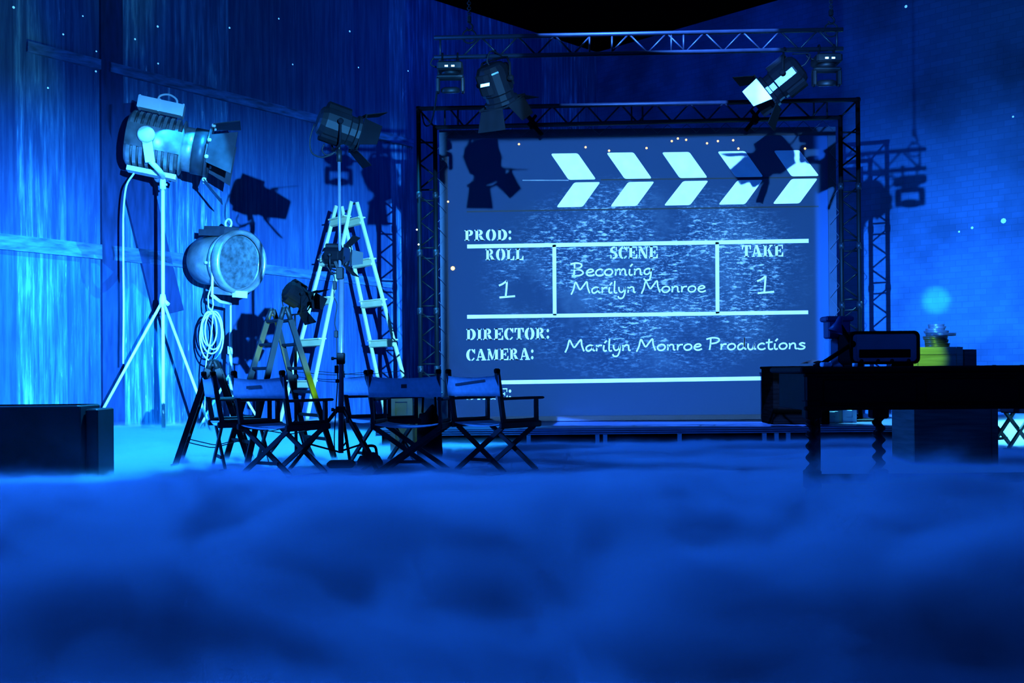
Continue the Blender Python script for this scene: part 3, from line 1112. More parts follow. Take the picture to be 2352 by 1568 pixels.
def moving_head(px, py0, py1, label, d=UY):
    top = W(px, py0, d)
    bot = W(px, py1, d)
    t = thing('moving_head_light', label, 'stage light', top, 0, 'moving-head lights on the overhead truss', world=True)
    w = 62 / F * d
    h = top.z - bot.z
    mb = MB()
    mb.bbox((top.x, d, top.z - h * .27), (w * .95, w * .9, h * .26), .012)
    mb.lathe([(0, -.01), (w * .3, -.01), (w * .34, .02), (0, .02)], Matrix.Translation((top.x, d, top.z - h * .46)), 16)
    base = mb.build('base', BLACK, t)
    mb = MB()
    for s in (-1, 1):
        mb.box((top.x + s * w * .12, d - w * .455, top.z - h * .3), (w * .12, .006, .012))
    mb.build('display', emit('display_glow_' + str(int(px)), (0.9, 0.95, 0.7), 0.6), base)
    mb = MB()
    zt = top.z - h * .50
    mb.bbox((top.x, d, zt - h * .04), (w * 1.02, w * .4, h * .12), .01)
    for s in (-1, 1):
        mb.bbox((top.x + s * w * .46, d, zt - h * .28), (w * .14, w * .34, h * .44), .008)
    mb.build('yoke', BLACK, t)
    mb = MB()
    hd = frame((top.x, d, bot.z + h * .08), (0.02, .25, -.95))
    mb.lathe([(0, -.10 * h), (w * .22, -.10 * h), (w * .34, -.06 * h), (w * .36, .03 * h), (w * .33, .07 * h), (0, .07 * h)], hd, 18)
    hdo = mb.build('head', BLACK, t)
    mb = MB()
    mb.lathe([(0, .09 * h), (w * .25, .085 * h), (w * .31, .072 * h)], hd, 16)
    mb.build('lens', GLASS, hdo)
    mb = MB()
    for s in (-1, 1):
        mb.tube((top.x + s * w * .28, d, top.z - h * .15), (top.x + s * w * .28, d, top.z + .02), .009, 8)
        mb.torus((top.x + s * w * .28, d, top.z + .02), .023, .007, Matrix.Rotation(PI / 2, 3, 'Y'), 14, 6)
    mb.build('clamp', MATTE, t)
    mb = MB()
    mb.poly(catmull([(top.x - w * .45, d, top.z - h * .25), (top.x - w * .72, d, top.z - h * .15), (top.x - w * .6, d, top.z + h * .05), (top.x - w * .3, d, top.z + .02)]), .006, 6)
    mb.build('cable', CABLE, t)
    return t


moving_head(1034, 136, 214, 'black moving-head light at left end of the overhead truss')
moving_head(1898, 117, 198, 'black moving-head light at right end of the overhead truss')

# power cable from the left moving head down to the goal-post frame
mb = MB()
mb.poly(catmull([W(1010, 136, UY), W(1005, 190, 8.6), W(998, 250, 10.6), W(988, 285, 12.4), W(976, 287, 12.7), W(969, 262, 12.75)], 6), .009, 6)
tag(mb.build('power_cable', CABLE), 'black cable drooping from the overhead truss to the goal-post frame', 'cable')


# ------------------------------------------------------------------ tripod light stand with two lamps
SD = 8.7
base = W(778, 1062, SD)
sx_ = base.x
st = thing('light_stand', 'tall chrome tripod light stand in front of the white ladder', 'light stand', (sx_, SD, 0), world=True)


def sp(px, py, d=SD):
    return W(px, py, d)


mb = MB()
mb.tube(sp(783, 1040), sp(784, 640), .0225, 12)
mb.build('lower_tube', STEEL, st)
mb = MB()
mb.tube(sp(781, 645), sp(779, 372), .0135, 12)
mb.build('upper_tube', STEEL, st)
for px, py, w, h in ((781, 628, 13, 28), (783, 823, 14, 26), (783, 940, 16, 14)):
    p = sp(px, py)
    mb = MB().bbox(p, (w / F * SD * 1.25, .06, h / F * SD), .006)
    mb.tube(p - Vector((.01, .02, 0)), p + Vector((-.055, -.02, 0)), .007, 6)
    mb.lathe([(0, 0), (.014, 0), (.014, .02), (0, .02)], frame(p + Vector((-.055, -.02, 0)), (-1, 0, 0)), 8)
    mb.build('collar', BLACK, st)
hub = sp(783, 940)
for ang in (205, 325, 85):
    a = math.radians(ang)
    foot = Vector((sx_ + .44 * math.cos(a), SD + .40 * math.sin(a), 0.02))
    mb = MB()
    mb.bar(hub + Vector((.03 * math.cos(a), .03 * math.sin(a), 0)), foot, .028, .02)
    lg = mb.build('leg', BLACK, st)
    mb = MB()
    q = hub.lerp(foot, .55)
    mb.tube(Vector((sx_, SD, .18)), q, .008, 6)
    mb.build('brace', BLACK, lg)
    MB().lathe([(0, -.02), (.022, -.02), (.022, .02), (0, .03)], Matrix.Translation(foot), 10).build('rubber_foot', CABLE, lg)
mb = MB()
mb.tube(sp(779, 372), sp(779, 345), .022, 10)
mb.tube(sp(779, 345), sp(779, 335), .012, 8)
mb.build('spigot', BLACK, st)
mb = MB()
mb.bar(sp(770, 600), sp(781, 628), .025, .02)
mb.build('side_bracket', BLACK, st)

# top lamp
c = sp(776, 290)
t = thing('barn_door_spotlight', 'large black barn-door spotlight on top of the chrome light stand', 'stage light', sp(779, 345), 0, world=True)
fresnel(t, c, (.80, .35, -.24), .135, .34, ('down', sp(779, 341)), (BLACK, MATTE), (25, 30, 55, 40), roll=.1)
mb = MB()
mb.poly(catmull([sp(722, 285), sp(712, 320), sp(716, 350), sp(738, 361), sp(760, 356), sp(772, 350), sp(778, 380)], 5), .007, 6)
mb.poly(catmull([sp(745, 330), sp(740, 345), sp(750, 356), sp(768, 350)], 5), .006, 6)
mb.build('cable', CABLE, t)
mb = MB()
p = sp(770, 400)
# middle lamp
c = sp(770, 588, SD + .06)
t = thing('barn_door_spotlight', 'small black barn-door spotlight halfway up the chrome light stand', 'stage light', sp(779, 615), 0, world=True)
fresnel(t, c, (.96, -.18, -.05), .083, .205, ('down', sp(775, 618)), (GLOSSBLACK, BLACK), (45, 42, 20, 40), n=16)
mb = MB()
mb.poly(catmull([sp(738, 580), sp(733, 590), sp(735, 602), sp(742, 600)], 5), .005, 6)
mb.build('rear_handle', BLACK, t)
# cable and dimmer boxes strung down the stand
t = thing('dimmer_cable', 'black cable with small inline boxes hanging down the light stand', 'cable', sp(772, 640), 0, world=True)
mb = MB()
mb.poly(catmull([sp(750, 610, SD - .04), sp(758, 622, SD - .04), sp(769, 640, SD - .05), sp(767, 680, SD - .05), sp(774, 700, SD - .05), sp(769, 740, SD - .05), sp(773, 765, SD - .05), sp(774, 830, SD - .05), sp(775, 880, SD - .05), sp(768, 1000, SD - .05), sp(770, 1050, SD - .05)], 5), .005, 6)
mb.build('cord', CABLE, t)
for px, py, h in ((769, 655, 20), (772, 767, 16), (773, 848, 18), (775, 875, 8)):
    MB().bbox(sp(px, py, SD - .05), (.03, .03, h / F * SD), .004).build('inline_box', BLACK, t)
# sandbag box at the foot
mb = MB().bbox(Vector((sx_ + .04, SD - .12, .09)), (.22, .14, .06), .02)
tag(mb.build('stage_weight', MATTE), 'black weight lying across the foot of the chrome light stand', 'weight')

# second thin stand with the lamp behind the ladder
D2 = 10.2
c = W(681, 678, D2)
t = thing('small_light_stand', 'thin black stand behind the dark ladder', 'light stand', (W(679, 900, D2).x, D2, 0), world=True)
sxx = W(679, 900, D2).x
mb = MB()
mb.tube((sxx, D2, .02), (sxx, D2, W(680, 770, D2).z), .016, 8)
mb.tube((sxx, D2, W(680, 770, D2).z), (sxx, D2, W(680, 722, D2).z), .010, 8)
mb.build('pole', BLACK, t)
for zpx in (865, 905):
    MB().bbox(Vector((sxx, D2, W(679, zpx, D2).z)), (.05, .05, .05), .008).build('collar', BLACK, t)
for ang in (80, 200, 320):
    a = math.radians(ang)
    MB().bar((sxx, D2, .38), (sxx + .28 * math.cos(a), D2 + .28 * math.sin(a), .02), .02, .015).build('leg', BLACK, t)
t = thing('barn_door_spotlight', 'black barn-door spotlight rising above the top of the dark ladder', 'stage light', W(680, 722, D2), 0, world=True)
fresnel(t, c, (.62, .45, -.42), .105, .25, ('down', W(680, 722, D2)), (MATTE, MATTE), (35, 25, 50, 40), roll=-.1)
mb = MB()
mb.poly(catmull([W(650, 665, D2), W(648, 690, D2), W(656, 718, D2), W(672, 726, D2)], 5), .006, 6)
mb.build('cable', CABLE, t)


# ------------------------------------------------------------------ ladders
def a_ladder(name, label, loc, rotz, h, wt, wb, s, rungs, mats, stile=(.05, .028), rung=(.045, .022), flat=False, curl=True, chain=True, cat='ladder', top_gap=.02):
    t = thing(name, label, cat, loc, rotz)
    sm, rm = mats
    for sg, nm in ((-1, 'front_frame'), (1, 'rear_frame')):
        mb = MB()
        for e in (-1, 1):
            p0 = Vector((e * wb / 2, sg * s / 2, 0))
            p1 = Vector((e * wt / 2, sg * top_gap, h))
            if curl:
                q = p0.lerp(p1, .93)
                mb.bar(p0, q, stile[0], stile[1], (0, 1, 0))
                pts = [q, p0.lerp(p1, .97) + Vector((0, -sg * .002, 0)), p1 + Vector((0, -sg * .004, 0)), p1 + Vector((0, -sg * .018, .006))]
                mb.poly(pts, stile[0] * .5, 8)
            else:
                mb.bar(p0, p1, stile[0], stile[1], (0, 1, 0))
        fr = mb.build(nm, sm, t)
        for k in range(rungs):
            f = (k + 1) / (rungs + .45)
            a = Vector((-wb / 2, sg * s / 2, 0)).lerp(Vector((-wt / 2, sg * top_gap, h)), f)
            b = Vector((wb / 2, sg * s / 2, 0)).lerp(Vector((wt / 2, sg * top_gap, h)), f)
            mb = MB()
            if flat:
                mb.bar(a, b, rung[0], rung[1], (0, .25, 1))
                mb.bar(a + Vector((0, 0, rung[0] * .52)), b + Vector((0, 0, rung[0] * .52)), rung[0] * 1.2, .02, (0, 1, 0))
            else:
                mb.bar(a, b, rung[0] * .7, rung[1], (0, 1, 0))
                mb.bar(a + Vector((0, 0, -.006)), b + Vector((0, 0, -.006)), rung[0] * .55, .012, (0, 0, 1))
            mb.build('tread', rm, fr)
        for e in (-1, 1):
            p0 = Vector((e * wb / 2, sg * s / 2, 0))
            MB().box(p0 + Vector((0, 0, .012)), (stile[1] * 1.5, stile[0] * 1.3, .024)).build('foot', CABLE, fr)
    mb = MB()
    for e in (-1, 1):
        mb.lathe([(0, -.02), (.016, -.02), (.016, .02), (0, .02)], frame((e * wt / 2, 0, h - .03), (1, 0, 0)), 8)
    mb.build('hinge', DULLSTEEL, t)
    if chain:
        for e in (-1, 1):
            mb = MB()
            a = Vector((e * wb * .46, -s * .38, h * .24))
            b = Vector((e * wb * .46, s * .38, h * .24))
            pts = catmull([a, a.lerp(b, .3) - Vector((0, 0, .04)), a.lerp(b, .5) - Vector((0, 0, .06)), a.lerp(b, .7) - Vector((0, 0, .04)), b], 6)
            mb.poly(pts, .005, 5)
            mb.build('safety_chain', DULLSTEEL, t)
    return t


LY = 9.85
c = W(643, 1060, LY)
tp = W(643, 712, LY)
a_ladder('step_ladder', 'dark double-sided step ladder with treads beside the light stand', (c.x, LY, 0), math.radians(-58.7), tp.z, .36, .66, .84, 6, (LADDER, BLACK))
c = W(493, 1060, 9.75)
tp = W(494, 831, 9.75)
a_ladder('step_ladder', 'shorter dark step ladder seen edge-on behind the leftmost canvas chair', (c.x, 9.75, 0), math.radians(-79), tp.z, .22, .40, .66, 3, (LADDER, BLACK))
LD = 17.3
c = W(781, 965, LD)
tp = W(830, 468, LD)
a_ladder('white_ladder', 'tall cream-white A-frame ladder against the plank wall', (W(800, 965, LD).x, LD, 0), math.radians(-53), tp.z, .52, .95, 2.0, 5, (CREAM, CREAM), (.052, .035), (.11, .05), True, False, True, 'ladder', .05)


# ------------------------------------------------------------------ giant studio lamps by the plank wall
BD = 15.3


def bp(px, py, d=BD):
    return W(px, py, d)


foot_c = bp(375, 995)
t = thing('tripod_stand', 'tall white tripod stand below the large ribbed studio lamp', 'light stand', (foot_c.x, BD, 0), world=True)
fx = foot_c.x
mb = MB()
mb.tube((fx, BD, 0.0), bp(374, 425), .026, 10)
mb.build('pole', WHITE, t)
hub = bp(374, 690)
mb = MB()
mb.lathe([(0, -.09), (.05, -.09), (.05, .02), (.035, .09), (0, .09)], Matrix.Translation(hub), 12)
mb.tube(hub + Vector((0, 0, .02)), hub + Vector((.09, -.03, -.06)), .03, 6)
mb.build('hub', WHITE, t)
for px, py, d in ((207, 981, 15.0), (487, 985, 14.7), (377, 988, 15.9)):
    e = W(px, py, d)
    e.z = .015
    mb = MB().tube(hub, e, .021, 8)
    mb.build('leg', WHITE, t)
mb = MB()
mb.lathe([(0, -.09), (.045, -.09), (.045, .03), (.03, .09), (0, .09)], Matrix.Translation(bp(374, 420)), 10)
mb.tube(bp(368, 424), bp(384, 424), .016, 6)
mb.build('spigot', WHITE, t)

c = bp(358, 328)
t = thing('studio_spotlight', 'large ribbed silver studio lamp on the white tripod stand', 'studio lamp', bp(374, 415), 0, world=True)
M = frame(c, (.93, .22, -.17))
R_, L_ = .40, .74
prof = [(0, -.52 * L_), (.86 * R_, -.52 * L_), (.97 * R_, -.48 * L_)]
nrib = 8
for k in range(nrib):
    h0 = -.46 * L_ + k * .93 * L_ / nrib
    st_ = .93 * L_ / nrib
    prof += [(R_, h0), (R_, h0 + st_ * .55), (.80 * R_, h0 + st_ * .58), (.80 * R_, h0 + st_ * .97)]
prof += [(R_, .5 * L_), (.97 * R_, .52 * L_), (.74 * R_, .54 * L_), (0, .54 * L_)]
h = MB().lathe(prof, M, 32, smooth=False).build('ribbed_housing', ALU, t)
# smooth side band towards the room
Mi = M.to_3x3()
side = None
best = None
for k in range(72):
    a = 2 * PI * k / 72
    v = Mi @ Vector((math.cos(a), math.sin(a), 0))
    sc_ = -v.y
    if best is None or sc_ > best:
        best, side = sc_, a
mb = MB()
mb.lathe([(1.0 * R_, -.5 * L_), (1.05 * R_, -.5 * L_), (1.05 * R_, .52 * L_), (1.0 * R_, .52 * L_)], M, 12, (side - .36, side + .42))
mb.build('side_band', ALU, h)
mb = MB()
mb.lathe([(.74 * R_, .52 * L_), (.80 * R_, .56 * L_), (.80 * R_, .74 * L_), (.74 * R_, .76 * L_)], M, 28)
mb.build('snoot', ALU, h)
mb = MB()
mb.lathe([(.82 * R_, .72 * L_), (.84 * R_, .72 * L_), (.84 * R_, 1.0 * L_), (.74 * R_, 1.0 * L_), (.74 * R_, .72 * L_)], M, 28)
mb.lathe([(1.0 * R_, .98 * L_), (1.0 * R_, 1.03 * L_), (.72 * R_, 1.03 * L_), (.72 * R_, .98 * L_), (1.0 * R_, .98 * L_)], M, 28)
mb.build('barrel', DARKALU, t)
mb = MB()
mb.lathe([(0, .90 * L_), (.4 * R_, .89 * L_), (.74 * R_, .86 * L_)], M, 24)
mb.build('lens', GLASS, t)
x, y, z = (M.to_3x3().col[i].copy() for i in range(3))
for out, along, an in ((y, x, 16), (-y, x, 40), (x, y, 30), (-x, y, 12)):
    hp = c + z * 1.02 * L_ + out * R_ * 1.0
    p, nn = door_plate(hp, along, out, z, 1.0 * R_, 1.5 * R_, .95 * R_, math.radians(an), .01)
    mb = MB().slab(p, nn, .012)
    bd = mb.build('barn_door', DARKALU, t)
    mb = MB()
    for s in (-.3, .3):
        mb.lathe([(0, -.03), (.03, -.02), (.034, 0), (.03, .02), (0, .03)], Matrix.Translation(hp + along * R_ * s), 8)
    mb.build('hinge', WHITE, bd)
mb = MB()
mb.box(c + y * 1.32 * R_ - z * .02 * L_, (.5 * R_, .42 * R_, .86 * L_), M.to_3x3())
for s in (-.42, -.05, .40):
    mb.box(c + y * 1.32 * R_ + z * s * L_, (.54 * R_, .46 * R_, .03 * L_), M.to_3x3())
tb = mb.build('top_box', WHITE, t)
mb = MB()
tc_ = c + y * 1.52 * R_ + z * .08 * L_
mb.poly(catmull([tc_ - z * .14, tc_ - z * .11 + y * .08, tc_ + y * .12, tc_ + z * .11 + y * .08, tc_ + z * .14], 5), .016, 8)
mb.build('handle', WHITE, tb)
mb = MB()
mb.box(c - y * 1.12 * R_ + z * .03 * L_, (.6 * R_, .17 * R_, .92 * L_), M.to_3x3())
mb.build('bottom_rail', WHITE, t)
piv = c + (Mi @ Vector((math.cos(side), math.sin(side), 0))) * 1.1 * R_
mb = MB()
hx = Vector((x.x, x.y, 0)).normalized()
if hx.y > 0:
    hx = -hx
pa, pb = c + hx * 1.16 * R_ - z * .12 * L_, c - hx * 1.16 * R_ - z * .12 * L_
base_ = bp(374, 412)
mb.bar(pa, Vector((pa.x + .05, pa.y + .02, base_.z + .16)), .13, .035, x.cross(Vector((0, 0, 1))))
mb.poly(catmull([Vector((pa.x + .05, pa.y + .02, base_.z + .17)), Vector((pa.x + .14, pa.y + .12, base_.z + .06)), base_ + Vector((0, 0, .03)), Vector((pb.x + .1, pb.y - .1, base_.z + .06)), Vector((pb.x + .04, pb.y, base_.z + .2))], 5), .04, 8)
mb.bar(Vector((pb.x + .04, pb.y, base_.z + .2)), pb, .13, .035, x.cross(Vector((0, 0, 1))))
yk = mb.build('yoke', WHITE, t)
mb = MB()
mb.lathe([(0, .05), (.10, .05), (.12, .02), (.12, -.03), (0, -.03)], frame(pa, hx), 18)
mb.build('knob', WHITE, yk)
mb = MB()
mb.poly(catmull([c - y * 1.12 * R_ - z * .42 * L_, bp(308, 396), bp(291, 425), bp(284, 480), bp(283, 560), bp(284, 700), bp(283, 835)], 6), .014, 8)
mb.build('cable', WHITECORD, t)

# second big lamp, its lens turned to the room
B2 = 16.2


def b2(px, py, d=B2):
    return W(px, py, d)


c = b2(510, 600)
t = thing('studio_spotlight', 'large silver studio lamp facing into the room with a coiled cord below it', 'studio lamp', b2(530, 690), 0, world=True)
ax = Vector((.80, -.58, -.10)).normalized()
M = frame(c, ax)
x, y, z = (M.to_3x3().col[i].copy() for i in range(3))
R_ = .43
mb = MB()
mb.lathe([(0, -.42), (.7 * R_, -.42), (.86 * R_, -.38), (.88 * R_, -.1), (.88 * R_, .32), (.0, .33)], M, 32)
h = mb.build('housing', ALU, t)
mb = MB()
mb.lathe([(.86 * R_, .28), (1.06 * R_, .30), (1.12 * R_, .36), (1.12 * R_, .46), (1.04 * R_, .50), (.96 * R_, .46), (.96 * R_, .40)], M, 36)
mb.lathe([(.90 * R_, .18), (1.02 * R_, .20), (1.02 * R_, .26), (.90 * R_, .27)], M, 36)
mb.build('front_ring', ALU, t)
mb = MB()
prof = [(0, .45)]
for k in range(1, 8):
    prof += [(.13 * R_ * k, .445 - .012 * k), (.13 * R_ * k + .01, .455 - .012 * k)]
mb.lathe(prof, M, 28)
mb.build('lens', GLASS, t)
mb = MB()
mb.box(c + y * .98 * R_ - z * .08, (.8 * R_, .22 * R_, .60), M.to_3x3())
mb.box(c + y * 1.15 * R_ - z * .06, (.62 * R_, .14 * R_, .50), M.to_3x3())
tb = mb.build('top_vent', DARKALU, h)
mb = MB()
q = c + y * 1.22 * R_ + z * .10
mb.torus(q + y * .05, .07, .016, frame((0, 0, 0), x).to_3x3(), 16, 6)
mb.build('handle', WHITE, tb)
mb = MB()
mb.box(c - y * 1.05 * R_ + z * .12, (.5 * R_, .26 * R_, .42), M.to_3x3())
mb.build('bottom_box', ALU, h)
mb = MB()
q = c + ax * .46 - y * 1.12 * R_
mb.box(q, (.22, .10, .08), M.to_3x3())
mb.build('latch', WHITE, t)
hx = Vector((-.58, -.80, 0)).normalized()
q = b2(488, 603, B2 - .45)
mb = MB()
mb.lathe([(0, .06), (.07, .05), (.07, -.12), (0, -.12)], frame(q, hx), 12)
mb.tube(q - Vector((.11, 0, 0)), q + Vector((.11, 0, 0)), .025, 6)
mb.build('knob', WHITE, t)
mb = MB()
mb.bar(q, b2(487, 678, B2 - .4), .05, .03)
mb.poly([b2(487, 678, B2 - .4), b2(505, 692, B2 - .2), b2(530, 698)], .025, 8)
mb.build('yoke', WHITE, t)
# cord coil under it
t2 = thing('coiled_cord', 'white cord coil hanging under the second studio lamp', 'cord', b2(487, 700, B2 - .3), 0, world=True)
mb = MB()
mb.poly([b2(486, 655, B2 - .38), b2(478, 680, B2 - .36), b2(479, 705, B2 - .3), b2(487, 715, B2 - .3)], .012, 6)
mb.poly([b2(487, 670, B2 - .38), b2(490, 700, B2 - .3), b2(486, 715, B2 - .3)], .012, 6)
for k, (wx, wy, ox, oy, tl) in enumerate(((24, 48, -2, 0, .06), (20, 44, 4, -3, -.1), (27, 54, -1, 8, .0), (17, 40, -6, -2, .16))):
    pts = []
    for j in range(29):
        a = PI / 2 + 2 * PI * j / 28
        u_, v_ = wx * math.cos(a), -wy * math.sin(a)
        pts.append(b2(487 + ox * (1 - math.sin(a)) / 2 * 2 + u_ + tl * v_, 716 + wy + oy * .5 + v_, B2 - .3 + .012 * k))
    mb.poly(pts, .012, 6)
mb.poly(catmull([b2(490, 716, B2 - .32), b2(484, 780, B2 - .32), b2(474, 830, B2 - .32), b2(471, 900, B2 - .32), b2(470, 980, B2 - .32)], 5), .011, 6)
mb.build('cord', WHITECORD, t2)
t3 = thing('tripod_stand', 'thin white stand below the studio lamp that faces the room', 'light stand', (b2(530, 980).x, B2, 0), world=True)
mb = MB()
mb.tube((b2(530, 980).x, B2, 0), b2(530, 700), .016, 8)
mb.tube((b2(530, 980).x, B2, .5), b2(530, 765), .026, 8)
mb.build('pole', WHITE, t3)
for z_ in (.62, 1.2):
    MB().lathe([(0, -.06), (.04, -.06), (.04, .06), (0, .06)], Matrix.Translation((b2(530, 980).x, B2, z_)), 10).build('collar', WHITE, t3)
for px, d in ((606, 15.9), (455, 15.6), (540, 16.8)):
    e = W(px, 970, d)
    e.z = .012
    MB().tube((b2(530, 980).x, B2, .85), e, .019, 8).build('leg', WHITE, t3)


# ------------------------------------------------------------------ director chairs
def director_chair(label, loc, yaw, proto=[None], patch=None):
    if proto[0] is None:
        t = thing('director_chair', label, 'chair', (0, 0, 0), 0, 'canvas director chairs')
        w, d, hs, ha, hb = .27, .22, .42, .615, .80
        for s in (-1, 1):
            mb = MB().bar((s * w, -d + .02, hs), (s * (w + .0), -d - .05, hb + .02), .04, .024, (0, 1, 0))
            p = mb.build('back_post', CHAIRWOOD, t)
            MB().bbox((s * w, -d - .052, hb + .032), (.04, .045, .04), .008).build('cap', MATTE, p)
            mb = MB().bar((s * w, d - .03, hs), (s * w, d - .03, ha), .035, .022, (0, 1, 0))
            mb.build('front_post', CHAIRWOOD, t)
            mb = MB().bbox((s * w, .02, ha), (.055, .50, .022), .008)
            mb.build('armrest', CHAIRWOOD, t)
            mb = MB().bbox((s * w, 0, hs - .015), (.036, .48, .05), .008)
            mb.bbox((s * (w - .005), 0, hs + .022), (.03, .40, .024), .006)
            mb.build('seat_rail', CHAIRWOOD, t)
            mb = MB().bbox((s * w * .95, 0, .018), (.034, .46, .036), .008)
            mb.build('floor_rail', CHAIRWOOD, t)
            for yy in (-d + .03, d - .03):
                o_ = .014 * s
                mb = MB().bar((s * w * .95, yy + o_, .03), (-s * w * .96, yy + o_, hs - .03), .036, .02, (1, 0, 0))
                mb.build('leg', CHAIRWOOD, t)
        mb = MB()
        mb.bar((-.13, -d + .03, .125), (.13, -d + .03, .125), .025, .016)
        mb.build('stretcher', CHAIRWOOD, t)
        # back canvas, sagging a little between the posts
        mb = MB()
        nx, nz = 10, 4
        vs = []
        for side_ in (0, 1):
            for i in range(nx + 1):
                for j in range(nz + 1):
                    u_, v_ = i / nx * 2 - 1, j / nz
                    z_ = .635 + v_ * .165 - (1 - u_ * u_) * .018 * v_
                    y_ = -d - .035 - .02 * v_ - (1 - u_ * u_) * .022 - (.0 if side_ else .006)
                    vs.append((u_ * (w + .018), y_, z_))
        fs = []
        st2 = (nx + 1) * (nz + 1)
        for sd in (0, 1):
            for i in range(nx):
                for j in range(nz):
                    a = sd * st2 + i * (nz + 1) + j
                    q_ = (a, a + nz + 1, a + nz + 2, a + 1)
                    fs.append(q_ if sd == 0 else q_[::-1])
        for i in range(nx):
            for j in (0, nz):
                a = i * (nz + 1) + j
                fs.append((a, a + st2, a + st2 + nz + 1, a + nz + 1))
        mb.add(vs, fs, True)
        bk = mb.build('back_canvas', CANVAS, t)
        mb = MB()
        vs = []
        for i in range(9):
            u_ = i / 8 * 2 - 1
            z_ = hs + .005 - (1 - u_ * u_) * .03
            vs += [(u_ * w, -d + .0, z_), (u_ * w, d - .0, z_), (u_ * w, -d + .0, z_ - .006), (u_ * w, d - .0, z_ - .006)]
        fs = []
        for i in range(8):
            a = 4 * i
            fs += [(a, a + 4, a + 5, a + 1), (a + 2, a + 3, a + 7, a + 6), (a, a + 2, a + 6, a + 4), (a + 1, a + 5, a + 7, a + 3)]
        mb.add(vs, fs, True)
        mb.build('seat_canvas', CANVAS, t)
        proto[0] = t
        o = t
    else:
        o = dup(proto[0], label)
        for ch in list(o.children):
            if ch.name.startswith('name_patch'):
                COL.objects.unlink(ch)
    o.location = loc
    o.rotation_euler = (0, 0, yaw)
    return o


def patch(chair, x0, x1, z0, tilt, h=.016):
    """dark printed strip on the back of the canvas"""
    mb = MB()
    n = 8
    vs = []
    for k in range(n + 1):
        x = x0 + (x1 - x0) * k / n
        u_ = x / .288
        y_ = -.255 - .02 * .5 - (1 - u_ * u_) * .022 - .013
        z_ = z0 + tilt * (x - x0)
        vs += [(x, y_ - .001, z_ - h / 2), (x, y_ - .001, z_ + h / 2), (x, y_ + .004, z_ - h / 2), (x, y_ + .004, z_ + h / 2)]
    fs = []
    for k in range(n):
        a = 4 * k
        fs += [(a, a + 1, a + 5, a + 4), (a + 1, a + 3, a + 7, a + 5), (a, a + 4, a + 6, a + 2)]
    mb.add(vs, fs)
    return mb.build('name_patch', INK, chair, 'dark strip of worn lettering')


def floor_at(px, d):
    return (W(px, HY, d).x, d, 0.0)


ch = [
    director_chair('canvas director chair turned half away in front of the dark step ladder', floor_at(651, 8.45), math.radians(-34)),
    director_chair('canvas director chair turned sideways beside the short edge-on ladder', floor_at(553, 9.1), math.radians(-66)),
    director_chair('canvas director chair turned sideways partly hidden by the light stand', floor_at(878, 9.35), math.radians(-58)),
    director_chair('canvas director chair seen squarely from behind left of the screen', floor_at(946, 8.5), math.radians(-7)),
    director_chair('canvas director chair in front of the lower left corner of the screen', floor_at(1138, 8.6), math.radians(-42)),
    director_chair('canvas director chair below the right part of the carved desk', floor_at(2254, 10.6), math.radians(38)),
    director_chair('canvas director chair cut off by the right edge behind the desk', floor_at(2385, 10.4), math.radians(38)),
]
patch(ch[0], -.10, .06, .72, .05, .022)
patch(ch[3], -.02, .025, .72, .02, .03)
patch(ch[4], -.17, .16, .725, .10, .02)

# ------------------------------------------------------------------ gear behind the chairs
def crate(name, label, cat, c, size, rot, m, lid=True, group=None, slats=True, trimm=None):
    """battened box: panels, corner battens and lid"""
    t = thing(name, label, cat, c, rot, group)
    sx, sy, sz = size
    MB().bbox((0, 0, sz / 2), (sx, sy, sz), .008).build('body', m, t)
    if slats:
        for ax in (-1, 1):
            MB().box((ax * (sx / 2 - .025), -(sy / 2 + .006), sz / 2), (.05, .016, sz - .004)).build('batten', trimm or m, t)
        for zz in (.035, sz - .035):
            MB().box((0, -(sy / 2 + .005), zz), (sx - .1, .012, .05)).build('batten', trimm or m, t)
    if lid:
        MB().bbox((0, 0, sz - .01), (sx + .03, sy + .03, .03), .008).build('lid', m, t)
    return t


CASEM = mat('grey_case_panel', (0.20, 0.24, 0.22), 0.45, 0.1, 0.3, 4, 0.4)
crate('equipment_case', 'tall pale case lit green behind the square-on chair', 'case', (W(917, 0, 10.6).x, 10.6, 0), (.22, .3, .60), 0, CASEM)
crate('equipment_case', 'dark case lit green beside the left upright of the frame', 'case', (W(970, 0, 10.9).x, 10.9, 0), (.30, .3, .62), 0, CASEM)


def soft_bag(label, c, s, rz):
    t = thing('camera_bag', label, 'bag', c, rz)
    mb = MB()
    n = 16
    prof = [(0, 0), (.5, 0), (.55, .12), (.52, .4), (.42, .62), (.2, .72), (0, .74)]
    vs0 = len(mb.v)
    mb.lathe(prof, None, n)
    mb.v = [Vector((v.x * s[0] * (1 + .06 * math.sin(7 * v.y + v.z * 5)), v.y * s[1], v.z * s[2] * (1 + .08 * math.sin(9 * v.x)))) for v in mb.v]
    mb.build('body', MATTE, t)
    mb = MB()
    mb.poly(catmull([(-s[0] * .3, 0, s[2] * .66), (-s[0] * .2, 0, s[2] * 1.0), (s[0] * .2, 0, s[2] * 1.02), (s[0] * .3, 0, s[2] * .66)], 5), .012, 6)
    mb.build('handle', MATTE, t)
    return t


soft_bag('black bag with cables slumped on the floor right of the light stand', floor_at(848, 8.95), (.20, .16, .20), .3)
soft_bag('black bag slumped behind the seat of the square-on chair', floor_at(985, 9.9), (.22, .18, .68), -.2)
mb = MB()
mb.poly(catmull([floor_at(815, 8.9)[:2] + (.02,), floor_at(828, 9.0)[:2] + (.05,), floor_at(838, 8.95)[:2] + (.14,), floor_at(846, 8.9)[:2] + (.17,), floor_at(850, 8.8)[:2] + (.08,), floor_at(828, 8.75)[:2] + (.02,)], 6), .012, 6)
tag(mb.build('loose_cable', CABLE), 'black loose cable looping over the bag by the light stand', 'cable')

